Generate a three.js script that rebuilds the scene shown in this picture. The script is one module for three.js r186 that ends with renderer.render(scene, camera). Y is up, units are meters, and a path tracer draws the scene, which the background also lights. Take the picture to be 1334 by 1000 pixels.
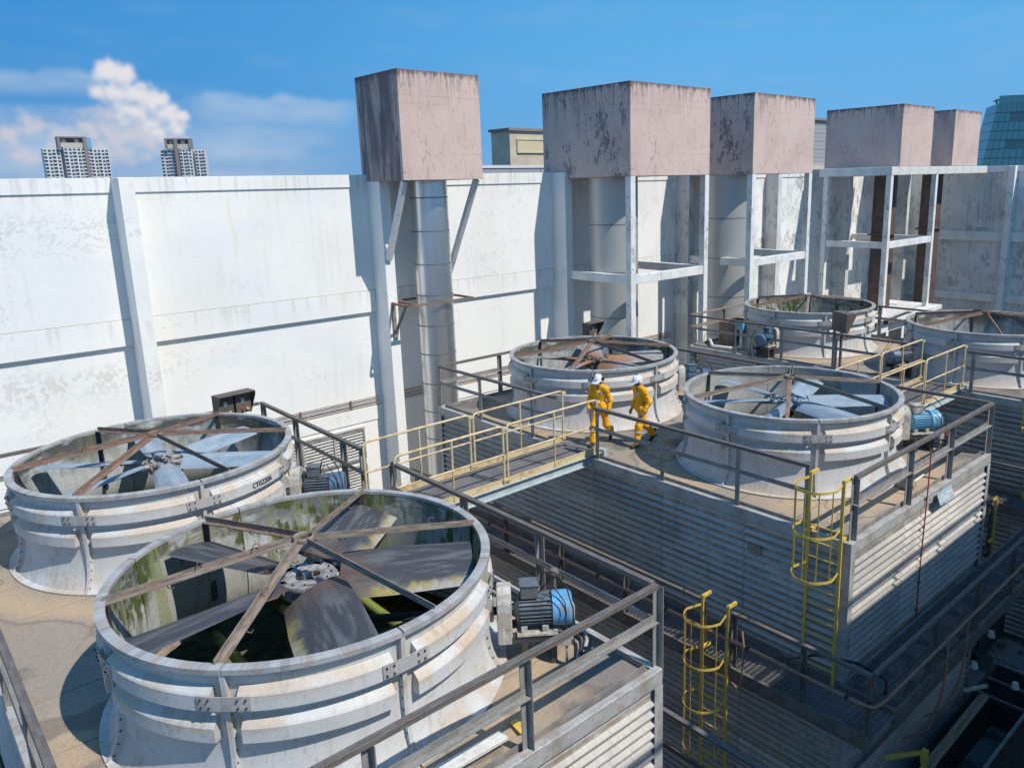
import * as THREE from 'three';
import { mergeGeometries } from 'three/addons/utils/BufferGeometryUtils.js';
import { RoundedBoxGeometry } from 'three/addons/geometries/RoundedBoxGeometry.js';
import { MarchingCubes } from 'three/addons/objects/MarchingCubes.js';
import { FontLoader } from 'three/addons/loaders/FontLoader.js';
import { TextGeometry } from 'three/addons/geometries/TextGeometry.js';
import { Brush, Evaluator, SUBTRACTION } from 'three-bvh-csg';

// ------------------------------------------------------------------ camera, sky, sun, exposure
// World: x along the big wall, y up (the cooling cells' deck is y = 0), b = distance into the picture (z = -b).
const scene = new THREE.Scene();
const V = (x, y, b) => new THREE.Vector3(x, y, -b);
const FOCAL = 1019.2;
const camera = new THREE.PerspectiveCamera(2 * Math.atan(500 / FOCAL) * 180 / Math.PI, 1334 / 1000, 0.1, 6000);
camera.position.set(0, 6.181, 0);
{
  const yaw = 0.7382, pitch = 0.2227, roll = 0.025;
  const fwd = V(Math.sin(yaw) * Math.cos(pitch), -Math.sin(pitch), Math.cos(yaw) * Math.cos(pitch));
  const right0 = V(Math.cos(yaw), 0, -Math.sin(yaw));
  const down0 = new THREE.Vector3().crossVectors(fwd, right0);
  if (down0.y > 0) down0.negate();
  const right = right0.clone().multiplyScalar(Math.cos(roll)).addScaledVector(down0, Math.sin(roll));
  const down = down0.clone().multiplyScalar(Math.cos(roll)).addScaledVector(right0, -Math.sin(roll));
  const m = new THREE.Matrix4().makeBasis(right, down.clone().negate(), fwd.clone().negate());
  camera.quaternion.setFromRotationMatrix(m);
}
camera.setViewOffset(1334, 1000, -64.14, 29.45, 1334, 1000);
camera.updateProjectionMatrix();
camera.updateMatrixWorld();

const renderer = new THREE.WebGLRenderer({ antialias: true });
renderer.toneMapping = THREE.LinearToneMapping;
renderer.toneMappingExposure = 1.08;
renderer.shadowMap.enabled = true;

const SUN = 4.0;
const sun = new THREE.DirectionalLight(new THREE.Color(1.0, 0.95, 0.865), SUN);
sun.position.set(15 + 0.2113 * 60, 60, -12 + 0.7558 * 60);
sun.target.position.set(15, 0, -12);
sun.castShadow = true;
sun.shadow.mapSize.set(4096, 4096);
Object.assign(sun.shadow.camera, { left: -50, right: 50, top: 50, bottom: -50, near: 1, far: 160 });
scene.add(sun, sun.target);

// ------------------------------------------------------------------ noise
function hash(x, y, s) {
  let h = Math.imul(x, 374761393) ^ Math.imul(y, 668265263) ^ Math.imul(s, 1442695041);
  h = Math.imul(h ^ (h >>> 13), 1274126177);
  h = Math.imul(h ^ (h >>> 16), 2246822519);
  return ((h ^ (h >>> 15)) >>> 0) / 4294967296;
}
function vn(x, y, s) {
  const xi = Math.floor(x), yi = Math.floor(y), fx = x - xi, fy = y - yi;
  const u = fx * fx * (3 - 2 * fx), v = fy * fy * (3 - 2 * fy);
  const a = hash(xi, yi, s), b = hash(xi + 1, yi, s), c = hash(xi, yi + 1, s), d = hash(xi + 1, yi + 1, s);
  return a + (b - a) * u + (c - a) * v + (a - b - c + d) * u * v;
}
function fbm(x, y, o, s) {
  let t = 0, a = 0.5, n = 0;
  for (let i = 0; i < o; i++) { t += a * vn(x, y, s + i * 17); n += a; x = x * 2.03 + 7.1; y = y * 2.03 + 3.7; a *= 0.5; }
  return t / n;
}
const sst = (a, b, x) => { const t = Math.min(1, Math.max(0, (x - a) / (b - a))); return t * t * (3 - 2 * t); };
const mix = (a, b, t) => a + (b - a) * t;
const mix3 = (a, b, t) => [mix(a[0], b[0], t), mix(a[1], b[1], t), mix(a[2], b[2], t)];
let SEED = 12345;
const rnd = () => { SEED = (Math.imul(SEED, 1664525) + 1013904223) >>> 0; return SEED / 4294967296; };
const rr = (a, b) => a + (b - a) * rnd();

// ------------------------------------------------------------------ sky: clear blue, a cumulus and thin cloud bands low on the left
{
  const W = 2048, H = 1024, data = new Float32Array(W * H * 4);
  const puffs = [];                                   // [azimuth, elevation, radius] of the cumulus tower, degrees
  const tower = [[-76.2, 7.1, 1.0], [-75.3, 6.9, 0.95], [-75.9, 6.1, 1.15], [-74.6, 6.0, 1.05], [-73.8, 5.4, 1.0], [-73.0, 4.8, 0.95], [-75.0, 5.0, 1.2], [-72.6, 4.1, 0.9], [-74.0, 4.3, 1.1], [-76.6, 6.2, 0.7], [-73.3, 5.7, 0.55], [-72.2, 4.8, 0.5]];
  const low = [[-77.5, 3.6, 1.5], [-76.4, 3.9, 1.4], [-75.2, 3.6, 1.4], [-77.0, 2.8, 1.5], [-75.8, 2.7, 1.5], [-74.4, 3.2, 1.4], [-78.6, 3.2, 1.4], [-80.5, 3.9, 1.0], [-81.5, 3.6, 0.9], [-79.2, 3.0, 0.9], [-73.6, 3.4, 0.9], [-78.4, 2.2, 0.9], [-74.5, 2.4, 0.8], [-81, 2.2, 0.9]];
  for (let y = 0; y < H; y++) {
    const el = ((y + 0.5) / H - 0.5) * 180;
    for (let x = 0; x < W; x++) {
      const az = ((x + 0.5) / W - 0.5) * 360;
      const e = Math.max(el, 0);
      let c;
      const k = az < -100 ? sst(-105, -165, az) : sst(-84, -36, az);
      const midC = mix3([0.045, 0.270, 0.630], [0.098, 0.390, 0.760], k), horC = mix3([0.090, 0.285, 0.575], [0.205, 0.440, 0.710], k);
      c = mix3([0.030, 0.165, 0.450], midC, Math.exp(-Math.max(0, e - 9) / 34));
      c = mix3(c, horC, Math.exp(-e / 4.6));
      if (el < 0) { const k = Math.min(1, -el / 6); c = mix3(c, [0.16, 0.16, 0.16], k); }
      if (el > -2 && el < 26) {
        // thin high sheets
        const n1 = fbm(az * 0.30, el * 1.1, 5, 5), n2 = fbm(az * 0.11 + 3, el * 0.55, 4, 11);
        let a = sst(0.46, 0.72, n1) * sst(0.40, 0.62, n2) * 0.06 * sst(17, 9, el) * sst(-1, 1, el);
        // the two bands seen in the photograph
        const wob = (fbm(az * 0.5, 2.2, 3, 21) - 0.5) * 1.6;
        const band1 = sst(-60, -63, az) * sst(-73, -70, az), b1 = sst(6.45 + wob, 5.95 + wob, el) * sst(3.0, 5.4, el);
        const tex = 0.55 + 0.75 * fbm(az * 0.8, el * 2.0, 5, 31);
        a = Math.max(a, 0.50 * band1 * b1 * tex);
        const band2 = sst(-74.5, -77.5, az), b2 = sst(7.5 + wob, 6.9 + wob, el) * sst(5.4, 6.6, el);
        a = Math.max(a, 0.42 * band2 * b2 * tex);
        const band3 = sst(-74, -77, az) * sst(5.6, 5.0, el) * sst(3.0, 4.8, el);
        a = Math.max(a, 0.30 * band3 * (0.4 + fbm(az * 0.9, el * 1.6, 4, 41)));
        const haze = sst(-58, -70, az) * sst(5.4, 3.2, el) * sst(-1.5, 0.5, el);
        a = Math.max(a, 0.62 * haze * (0.35 + fbm(az * 0.5, el * 1.2, 4, 43)));
        c = mix3(c, [0.50, 0.60, 0.72], Math.min(a, 0.7));
        const cloud = (list, soft, top, bot, amt, seed, rough, lift = 0) => {
          const dens = (A, L, oct) => {
            let d = -9;
            for (const [pa, pe, pr] of list) { const q = 1 - Math.hypot(A - pa, (L - pe) * 1.05) / pr; if (q > d) d = q; }
            return d < -1.3 ? -2 : d + (fbm(A * 1.1, L * 1.2, 3, seed) - 0.5) * 0.9 + (fbm(A * 3.4, L * 3.6, oct, seed + 9) - 0.5) * rough;
          };
          const D = dens(az, el, 4);
          if (D + lift < 0) return;
          const lit = 0.62 + (D - dens(az + 0.22, el + 0.42, 3)) * 1.0;      // the sun stands high on the right
          const al = sst(-lift, soft - lift, D) * amt * sst(0.6, 2.6, el);
          c = mix3(c, mix3(bot, top, Math.min(1, Math.max(0, lit))), al);
        };
        if (az < -68) {
          cloud(low, 0.9, [0.68, 0.62, 0.64], [0.36, 0.48, 0.63], 0.70, 71, 0.9, 0.22);
          cloud(tower, 0.5, [0.82, 0.77, 0.77], [0.40, 0.50, 0.65], 0.9, 61, 0.75);
        }
        // the same kind of cloud carries on outside the frame
        const out = sst(-88, -100, az) + sst(20, 60, az) * sst(170, 120, az);
        if (out > 0) { const m = fbm(az * 0.16, el * 0.28, 5, 81); c = mix3(c, [0.72, 0.70, 0.74], out * sst(0.52, 0.7, m) * sst(22, 8, el) * sst(-1, 2, el) * 0.7); }
      }
      const i = (y * W + x) * 4;
      data[i] = c[0]; data[i + 1] = c[1]; data[i + 2] = c[2]; data[i + 3] = 1;
    }
  }
  const t = new THREE.DataTexture(data, W, H, THREE.RGBAFormat, THREE.FloatType);
  t.mapping = THREE.EquirectangularReflectionMapping;
  t.magFilter = THREE.LinearFilter; t.minFilter = THREE.LinearFilter;
  t.wrapS = THREE.RepeatWrapping;
  t.needsUpdate = true;
  scene.background = t;
  scene.environment = t;
}

// ------------------------------------------------------------------ textures
// fn(u, v) with u, v in 0..1 gives linear r, g, b; size = [metres across, metres up]
const enc = (x) => { x = Math.min(1, Math.max(0, x)); return Math.round(255 * (x <= 0.0031308 ? 12.92 * x : 1.055 * Math.pow(x, 1 / 2.4) - 0.055)); };
const ENC = new Uint8Array(4097); for (let i = 0; i <= 4096; i++) ENC[i] = enc(i / 4096);
function tex(w, h, size, fn, off = [0, 0]) {
  const d = new Uint8Array(w * h * 4);
  for (let y = 0, i = 0; y < h; y++) for (let x = 0; x < w; x++, i += 4) {
    const c = fn((x + 0.5) / w, (y + 0.5) / h);
    d[i] = ENC[Math.max(0, Math.min(4096, c[0] * 4096 | 0))]; d[i + 1] = ENC[Math.max(0, Math.min(4096, c[1] * 4096 | 0))]; d[i + 2] = ENC[Math.max(0, Math.min(4096, c[2] * 4096 | 0))]; d[i + 3] = 255;
  }
  const t = new THREE.DataTexture(d, w, h);
  t.colorSpace = THREE.SRGBColorSpace; t.wrapS = t.wrapT = THREE.RepeatWrapping; t.magFilter = THREE.LinearFilter; t.minFilter = THREE.LinearMipmapLinearFilter; t.generateMipmaps = true;
  t.repeat.set(1 / size[0], 1 / size[1]); t.offset.set(off[0], off[1]); t.needsUpdate = true;
  return t;
}
function gtex(w, h, size, fn) {
  const d = new Uint8Array(w * h * 4);
  for (let y = 0, i = 0; y < h; y++) for (let x = 0; x < w; x++, i += 4) { const g = Math.max(0, Math.min(255, fn((x + 0.5) / w, (y + 0.5) / h) * 255)); d[i] = d[i + 1] = d[i + 2] = g; d[i + 3] = 255; }
  const t = new THREE.DataTexture(d, w, h);
  t.wrapS = t.wrapT = THREE.RepeatWrapping; t.magFilter = THREE.LinearFilter; t.repeat.set(1 / size[0], 1 / size[1]); t.needsUpdate = true;
  return t;
}
const offsetOf = (t, x, y) => { const c = t.clone(); c.offset.set(x, y); c.needsUpdate = true; return c; };
const mat = (o) => new THREE.MeshStandardMaterial({ roughness: 0.85, metalness: 0, side: THREE.DoubleSide, ...o });
const M = {};

// white painted wall, 64 m x 14 m, x from -8 to 56, y from -7 to 7 (uv in metres)
const wallTex = tex(2048, 1024, [64, 14], (u, v) => {
  const x = u * 64 - 8, y = v * 14 - 7;
  const far = sst(24, 36, x);
  let c = [0.89, 0.872, 0.825];
  c = mix3(c, [0.78, 0.79, 0.79], sst(0.42, 0.75, fbm(x * 0.35, y * 0.5, 4, 3)) * 0.6);
  c = mix3(c, [0.80, 0.76, 0.67], sst(0.58, 0.85, fbm(x * 0.5 + 9, y * 0.25, 4, 8)) * 0.45);
  // fine mould specks in loose clouds
  const zone = sst(0.47, 0.66, fbm(x * 0.45, y * 0.6, 4, 13));
  const fine = sst(0.57, 0.74, 0.5 * fbm(x * 9, y * 5, 3, 17) + 0.5 * vn(x * 22, y * 13, 19));
  c = mix3(c, [0.42, 0.43, 0.44], zone * fine * (0.24 + 0.45 * far));
  const runs = sst(0.56, 0.82, fbm(x * 7, y * 0.30, 5, 23)) * sst(0.45, 0.7, fbm(x * 0.7, y * 0.5, 3, 29));
  c = mix3(c, [0.52, 0.50, 0.46], runs * (0.16 + 0.55 * far));
  c = mix3(c, [0.45, 0.45, 0.44], far * 0.5 * sst(0.45, 0.75, 0.6 * fbm(x * 1.1, y * 0.9, 4, 37) + 0.4 * fbm(x * 6, y * 3, 3, 39)));
  c = mix3(c, [0.22, 0.22, 0.22], far * 0.6 * sst(0.56, 0.70, 0.55 * fbm(x * 1.2, y * 1.0, 4, 41) + 0.45 * fbm(x * 7, y * 4, 3, 43)));
  c = mix3(c, [0.55, 0.54, 0.51], sst(0.9, 0.1, 6.6 - y) * sst(0.50, 0.74, fbm(x * 11, y * 0.35, 4, 59)) * 0.45);
  c = mix3(c, [0.60, 0.56, 0.50], sst(0.9, 0.05, 2.85 - y) * sst(2.85, 2.8, y) * sst(0.52, 0.76, fbm(x * 9, y * 0.4, 4, 67)) * 0.4);
  if (x < 6) {   // flaked paint under the band and dark specks near the top of the first bay
    const pz = Math.exp(-Math.pow((y - 1.25) / 0.45, 2)) + 0.6 * Math.exp(-Math.pow((y - 0.2) / 0.6, 2)) * Math.exp(-Math.pow((x - 3.3) / 0.4, 2));
    c = mix3(c, [0.56, 0.50, 0.41], sst(0.54, 0.60, 0.6 * fbm(x * 2.2, y * 2.2, 4, 47) + 0.4 * vn(x * 16, y * 12, 49)) * Math.min(1, pz) * 0.42);
    const tz = Math.exp(-Math.pow((y - 5.2) / 0.6, 2)); c = mix3(c, [0.36, 0.37, 0.38], sst(0.53, 0.66, 0.5 * fbm(x * 2.5, y * 5, 4, 51) + 0.5 * vn(x * 20, y * 26, 53)) * tz * 0.32);
  }
  c = mix3(c, [0.80, 0.66, 0.36], Math.exp(-Math.pow((x - 8.7 - 0.06 * Math.sin(y * 3)) / 0.05, 2)) * sst(3.9, 4.6, y) * sst(6.2, 5.9, y) * 0.38);
  const gr = 0.965 + 0.07 * vn(x * 30, y * 30, 61);
  return [c[0] * gr, c[1] * gr, c[2] * gr];
}, [8 / 64, 0.5]);
M.wall = mat({ map: wallTex, roughness: 0.9, name: 'white_wall_paint' });
const dirtyTex = tex(1024, 512, [16, 8], (u, v) => {
  const x = u * 16, y = v * 8;
  let c = [0.72, 0.72, 0.70];
  c = mix3(c, [0.55, 0.55, 0.54], sst(0.4, 0.7, fbm(x * 0.7, y * 0.7, 5, 103)) * 0.7);
  c = mix3(c, [0.30, 0.30, 0.30], sst(0.52, 0.70, 0.5 * fbm(x * 1.5, y * 1.1, 4, 107) + 0.5 * fbm(x * 8, y * 4, 3, 108)) * 0.65);
  c = mix3(c, [0.33, 0.33, 0.32], sst(0.58, 0.80, fbm(x * 9, y * 0.5, 5, 109)) * 0.5);
  const gr = 0.94 + 0.12 * vn(x * 40, y * 40, 113);
  return [c[0] * gr, c[1] * gr, c[2] * gr];
});
M.dirtyWall = mat({ map: dirtyTex, roughness: 0.92, name: 'grimy_white_paint' });
const concTex = tex(1024, 512, [4, 4], (u, v) => {
  const x = u * 4, y = v * 4; let c = [0.80, 0.795, 0.765];
  c = mix3(c, [0.60, 0.60, 0.57], sst(0.45, 0.75, fbm(x * 1.6, y * 1.6, 5, 121)) * 0.5);
  c = mix3(c, [0.34, 0.34, 0.33], sst(0.57, 0.72, 0.5 * fbm(x * 1.8, y * 1.2, 4, 127) + 0.5 * fbm(x * 13, y * 8, 3, 129)) * 0.7);
  const gr = 0.95 + 0.10 * vn(x * 60, y * 60, 131); return [c[0] * gr, c[1] * gr, c[2] * gr];
});
M.frame = mat({ map: concTex, roughness: 0.9, name: 'weathered_white_concrete' });

// pink rendered housings, one face = uv 0..1
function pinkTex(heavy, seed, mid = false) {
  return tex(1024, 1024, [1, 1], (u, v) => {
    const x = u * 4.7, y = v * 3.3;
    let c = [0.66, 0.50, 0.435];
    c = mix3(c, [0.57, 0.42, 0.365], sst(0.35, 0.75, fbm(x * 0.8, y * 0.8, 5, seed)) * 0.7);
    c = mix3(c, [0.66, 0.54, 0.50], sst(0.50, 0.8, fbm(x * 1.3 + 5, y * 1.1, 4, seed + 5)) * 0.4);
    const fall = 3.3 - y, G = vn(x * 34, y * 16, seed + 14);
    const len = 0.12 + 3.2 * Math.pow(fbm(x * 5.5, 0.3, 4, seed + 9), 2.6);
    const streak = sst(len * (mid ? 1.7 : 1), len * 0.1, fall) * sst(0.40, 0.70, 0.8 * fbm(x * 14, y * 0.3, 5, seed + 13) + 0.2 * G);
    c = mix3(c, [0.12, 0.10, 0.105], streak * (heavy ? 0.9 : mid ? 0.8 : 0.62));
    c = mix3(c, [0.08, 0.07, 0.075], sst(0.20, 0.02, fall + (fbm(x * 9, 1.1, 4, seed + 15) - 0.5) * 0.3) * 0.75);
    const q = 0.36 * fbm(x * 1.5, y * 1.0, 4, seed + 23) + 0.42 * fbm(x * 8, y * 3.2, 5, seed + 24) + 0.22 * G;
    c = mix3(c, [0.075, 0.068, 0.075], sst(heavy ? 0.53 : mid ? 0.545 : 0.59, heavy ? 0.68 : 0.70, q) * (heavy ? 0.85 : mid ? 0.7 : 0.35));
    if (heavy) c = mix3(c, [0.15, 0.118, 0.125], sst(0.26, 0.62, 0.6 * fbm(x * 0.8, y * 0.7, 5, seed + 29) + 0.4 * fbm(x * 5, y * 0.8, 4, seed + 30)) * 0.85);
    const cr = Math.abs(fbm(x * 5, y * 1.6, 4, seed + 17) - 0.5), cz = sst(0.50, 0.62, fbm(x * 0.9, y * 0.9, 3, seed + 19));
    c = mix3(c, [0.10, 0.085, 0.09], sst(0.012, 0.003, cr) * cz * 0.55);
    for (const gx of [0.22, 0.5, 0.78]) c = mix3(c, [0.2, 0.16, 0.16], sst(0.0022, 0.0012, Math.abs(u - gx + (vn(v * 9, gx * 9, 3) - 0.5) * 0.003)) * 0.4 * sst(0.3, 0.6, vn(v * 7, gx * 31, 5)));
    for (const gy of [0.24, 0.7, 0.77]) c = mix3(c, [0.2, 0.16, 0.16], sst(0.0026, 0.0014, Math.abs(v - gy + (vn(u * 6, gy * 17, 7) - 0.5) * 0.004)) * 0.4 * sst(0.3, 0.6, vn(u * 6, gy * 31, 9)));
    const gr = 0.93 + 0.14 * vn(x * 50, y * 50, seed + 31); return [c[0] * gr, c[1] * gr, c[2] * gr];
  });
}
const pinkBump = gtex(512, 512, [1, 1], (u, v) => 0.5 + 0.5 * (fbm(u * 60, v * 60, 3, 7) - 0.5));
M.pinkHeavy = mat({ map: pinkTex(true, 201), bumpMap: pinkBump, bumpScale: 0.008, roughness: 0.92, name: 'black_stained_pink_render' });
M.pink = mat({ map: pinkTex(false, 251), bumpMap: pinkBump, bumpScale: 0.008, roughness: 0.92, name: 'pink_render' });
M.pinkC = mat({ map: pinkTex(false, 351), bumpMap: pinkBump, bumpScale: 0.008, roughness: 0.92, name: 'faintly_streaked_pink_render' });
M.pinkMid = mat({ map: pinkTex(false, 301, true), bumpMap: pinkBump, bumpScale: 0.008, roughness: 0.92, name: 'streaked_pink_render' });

// deck, uv in metres relative to the block's corner, 6.3 m x 12.6 m
function deckTex(seed, sandy) {
  return tex(1024, 2048, [6.3, 12.6], (u, v) => {
    const x = u * 6.3, b = v * 12.6;
    let c = [0.330, 0.280, 0.225];
    c = mix3(c, [0.215, 0.195, 0.175], sst(0.42, 0.66, fbm(x * 0.5, b * 0.5, 5, seed)) * 0.85);
    c = mix3(c, [0.42, 0.355, 0.275], sst(0.45, 0.7, fbm(x * 0.7 + 3, b * 0.7, 5, seed + 3)) * 0.8);
    for (const cb of [3.17, 9.38]) {
      const dx = x - 3.15, db = b - cb, r = Math.hypot(dx, db) + (fbm(x * 1.3, b * 1.3, 4, seed + 7) - 0.5) * 0.9, a = fbm(Math.atan2(db, dx) * 1.3 + 9, 0.5 + cb, 3, seed + 11);
      const ring = Math.exp(-Math.pow((r - 2.95) / 0.42, 2)) * sst(0.36, 0.6, a) * sandy;
      c = mix3(c, [0.52, 0.375, 0.23], ring * 0.8);
      c = mix3(c, [0.11, 0.10, 0.09], Math.exp(-Math.pow((r - 3.48) / 0.05, 2)) * sst(0.3, 0.6, a) * 0.45);
    }
    c = mix3(c, [0.08, 0.075, 0.07], sst(0.60, 0.72, fbm(x * 1.4, b * 1.4, 5, seed + 13)) * 0.5);
    const rim = Math.abs(fbm(x * 0.45, b * 0.45, 4, seed + 17) - 0.52); c = mix3(c, [0.10, 0.09, 0.08], sst(0.012, 0.003, rim) * 0.45);
    const rib = 0.5 + 0.5 * Math.sin(b * Math.PI * 2 / 0.031), gr = 0.84 + 0.22 * vn(x * 45, b * 45, seed + 19) + 0.10 * (rib - 0.5);
    return [c[0] * gr, c[1] * gr, c[2] * gr];
  });
}
M.deckA = mat({ map: deckTex(401, 1.0), roughness: 0.93, name: 'sandy_deck_sheet' });
M.deckB = mat({ map: deckTex(451, 1.0), roughness: 0.93, name: 'stained_deck_sheet' });

// corrugated cladding: pitch 0.145 m, tile 2.1 m x 2.32 m
const PITCH = 0.155;
function corrTex(seed, brown) {
  return tex(1024, 1024, [4.2, PITCH * 16], (u, v) => {
    const x = u * 4.2, y = v * PITCH * 16, ph = (v * 16) % 1;
    let c = [0.51, 0.485, 0.445];
    c = mix3(c, [0.34, 0.34, 0.335], sst(0.4, 0.7, fbm(x * 0.9, y * 3, 4, seed)) * 0.6);
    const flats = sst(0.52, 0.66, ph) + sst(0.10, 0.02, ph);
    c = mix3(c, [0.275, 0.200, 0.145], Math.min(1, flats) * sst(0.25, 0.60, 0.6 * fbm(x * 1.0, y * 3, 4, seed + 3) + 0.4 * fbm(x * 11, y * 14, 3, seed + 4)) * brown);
    c = mix3(c, [0.20, 0.165, 0.14], sst(0.55, 0.75, 0.6 * fbm(x * 0.9, y * 2, 4, seed + 5) + 0.4 * fbm(x * 12, y * 7, 3, seed + 6)) * 0.35);
    c = mix3(c, [0.22, 0.17, 0.13], sst(0.60, 0.8, fbm(x * 9, y * 0.5, 4, seed + 7)) * 0.3);
    const gr = 0.92 + 0.16 * vn(x * 40, y * 40, seed + 9); return [c[0] * gr, c[1] * gr, c[2] * gr];
  });
}
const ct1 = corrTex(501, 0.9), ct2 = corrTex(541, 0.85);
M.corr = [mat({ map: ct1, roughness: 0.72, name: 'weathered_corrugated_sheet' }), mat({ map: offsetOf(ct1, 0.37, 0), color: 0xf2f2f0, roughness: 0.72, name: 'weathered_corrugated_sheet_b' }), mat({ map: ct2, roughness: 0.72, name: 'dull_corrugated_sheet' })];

M.innerMoss = mat({ map: metalTex(2.5, [0.17, 0.18, 0.09], [0.075, 0.085, 0.045], [0.28, 0.27, 0.10], 2, 1461, 0.6), roughness: 0.95, name: 'mossy_inner_shell' });
// fan stacks, uv: u = metres round the stack, v = height 0..1.7
function stackTex(seed, tan) {
  return tex(2048, 512, [7.3, 1.7], (u, v) => {
    const x = u * 7.3, y = v * 1.7;
    let c = [0.585, 0.58, 0.57];
    c = mix3(c, [0.52, 0.52, 0.515], sst(0.4, 0.75, fbm(x * 1.2, y * 0.8, 5, seed)) * 0.6);
    c = mix3(c, [0.44, 0.44, 0.43], sst(0.55, 0.8, fbm(x * 14, y * 0.5, 4, seed + 3)) * 0.22);
    const ledge = (y0, h) => sst(y0 - h, y0 + 0.03, y) * sst(y0 + 0.16, y0 + 0.05, y);
    const t = ledge(1.28, 0.10) * 0.8 + ledge(0.90, 0.10) * 0.9 + sst(0.42, 0.02, y) * 0.7;
    c = mix3(c, [0.52, 0.40, 0.28], Math.min(1, t) * sst(0.30, 0.60, fbm(x * 2.2, y * 3.1, 5, seed + 5)) * tan);
    const run = sst(0.58, 0.76, fbm(x * 5, y * 0.35, 4, seed + 7)); c = mix3(c, [0.46, 0.34, 0.23], run * tan * 0.4);
    c = mix3(c, [0.70, 0.70, 0.69], sst(0.62, 0.78, fbm(x * 2, y * 4, 4, seed + 9)) * 0.14);
    c = mix3(c, [0.22, 0.20, 0.19], sst(0.60, 0.72, 0.5 * fbm(x * 3, y * 2, 4, seed + 11) + 0.5 * vn(x * 26, y * 18, seed + 12)) * 0.25);
    const gr = 0.94 + 0.12 * vn(x * 50, y * 50, seed + 13); return [c[0] * gr, c[1] * gr, c[2] * gr];
  });
}
const stA = stackTex(601, 0.75), stB = stackTex(641, 1.0);
M.stack = [mat({ map: stA, roughness: 0.6, name: 'pale_fan_stack' }), mat({ map: offsetOf(stA, 0.4, 0), roughness: 0.6, name: 'pale_fan_stack_b' }), mat({ map: stB, roughness: 0.6, name: 'tan_stained_fan_stack' })];
function liningTex(seed, moss, grime) {
  return tex(1024, 512, [3.6, 1.7], (u, v) => {
    const x = u * 3.6, y = v * 1.7;
    let c = [0.50, 0.51, 0.51];
    c = mix3(c, [0.36, 0.35, 0.31], sst(0.38, 0.66, fbm(x * 0.9, y * 0.6, 5, seed)) * 0.7);
    c = mix3(c, [0.33, 0.24, 0.16], sst(0.55, 0.78, fbm(x * 7, y * 0.45, 4, seed + 3)) * 0.45);
    const topw = sst(0.92, 1.42, y + (fbm(x * 2.6, y * 1.2, 4, seed + 5) - 0.5) * 0.55);
    c = mix3(c, [0.070, 0.070, 0.068], topw * sst(0.28, 0.52, fbm(x * 2, y * 7, 5, seed + 7)) * grime);
    const mz = sst(0.33, 0.55, fbm(x * 0.8 + 2, y * 0.9, 4, seed + 9)), mf = 0.5 * fbm(x * 4, y * 6, 4, seed + 11) + 0.5 * fbm(x * 16, y * 5, 3, seed + 12);
    c = mix3(c, [0.075, 0.095, 0.020], mz * sst(0.42, 0.60, mf) * moss * sst(0.5, 1.1, y + (mf - 0.5)));
    c = mix3(c, [0.24, 0.27, 0.09], sst(0.56, 0.72, fbm(x * 13, y * 0.9, 4, seed + 13)) * moss * 0.6);
    const gr = 0.88 + 0.24 * vn(x * 40, y * 40, seed + 15); return [c[0] * gr, c[1] * gr, c[2] * gr];
  });
}
M.liningMoss = mat({ map: liningTex(701, 1.0, 0.75), roughness: 0.85, name: 'mossy_stack_lining' });
M.liningGrime = mat({ map: liningTex(741, 0.35, 0.95), roughness: 0.85, name: 'grimy_stack_lining' });
M.liningClean = mat({ map: liningTex(781, 0.08, 0.35), roughness: 0.8, name: 'pale_stack_lining' });

// small repeating metals and paints (triplanar-like, uv in metres)
function metalTex(size, base, dark, rust, k, seed, rustAmt = 0.5) {
  return tex(512, 512, [size, size], (u, v) => {
    const x = u * size * k, y = v * size * k;
    let c = mix3(base, dark, sst(0.38, 0.70, fbm(x * 2, y * 2, 5, seed)) * 0.8);
    c = mix3(c, rust, sst(0.56, 0.70, fbm(x * 3.3 + 4, y * 3.3, 5, seed + 5)) * rustAmt);
    const gr = 0.88 + 0.24 * vn(x * 30, y * 30, seed + 9); return [c[0] * gr, c[1] * gr, c[2] * gr];
  });
}
M.galv = mat({ map: metalTex(1.5, [0.185, 0.168, 0.152], [0.120, 0.105, 0.095], [0.170, 0.115, 0.080], 2, 801, 0.5), roughness: 0.7, metalness: 0.15, name: 'grey_brown_rail_steel' });
M.galvMid = mat({ map: metalTex(1.5, [0.30, 0.29, 0.275], [0.20, 0.19, 0.175], [0.22, 0.16, 0.12], 2, 805, 0.4), roughness: 0.65, metalness: 0.1, name: 'galvanised_post_steel' });
M.galvPale = mat({ map: metalTex(1.5, [0.45, 0.44, 0.42], [0.33, 0.32, 0.30], [0.30, 0.22, 0.16], 2, 811, 0.45), roughness: 0.6, metalness: 0.1, name: 'pale_edge_trim' });
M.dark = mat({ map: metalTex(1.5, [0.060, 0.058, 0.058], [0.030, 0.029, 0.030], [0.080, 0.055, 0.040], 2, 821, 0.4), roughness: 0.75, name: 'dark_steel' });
M.rust = mat({ map: metalTex(1.2, [0.270, 0.185, 0.140], [0.150, 0.100, 0.080], [0.36, 0.150, 0.070], 2.4, 831, 0.75), roughness: 0.85, name: 'rusty_brace_steel' });
M.brace = mat({ map: metalTex(1.2, [0.300, 0.250, 0.205], [0.150, 0.122, 0.100], [0.300, 0.160, 0.105], 2.4, 841, 0.6), roughness: 0.85, name: 'brown_brace_steel' });
M.cream = mat({ map: metalTex(2.2, [0.70, 0.56, 0.33], [0.58, 0.45, 0.25], [0.33, 0.15, 0.05], 2, 851, 0.42), roughness: 0.55, name: 'cream_yellow_paint' });
M.yellow = mat({ map: metalTex(2.2, [0.78, 0.53, 0.10], [0.66, 0.43, 0.07], [0.36, 0.22, 0.07], 2, 861, 0.3), roughness: 0.5, name: 'yellow_ladder_paint' });
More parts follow.
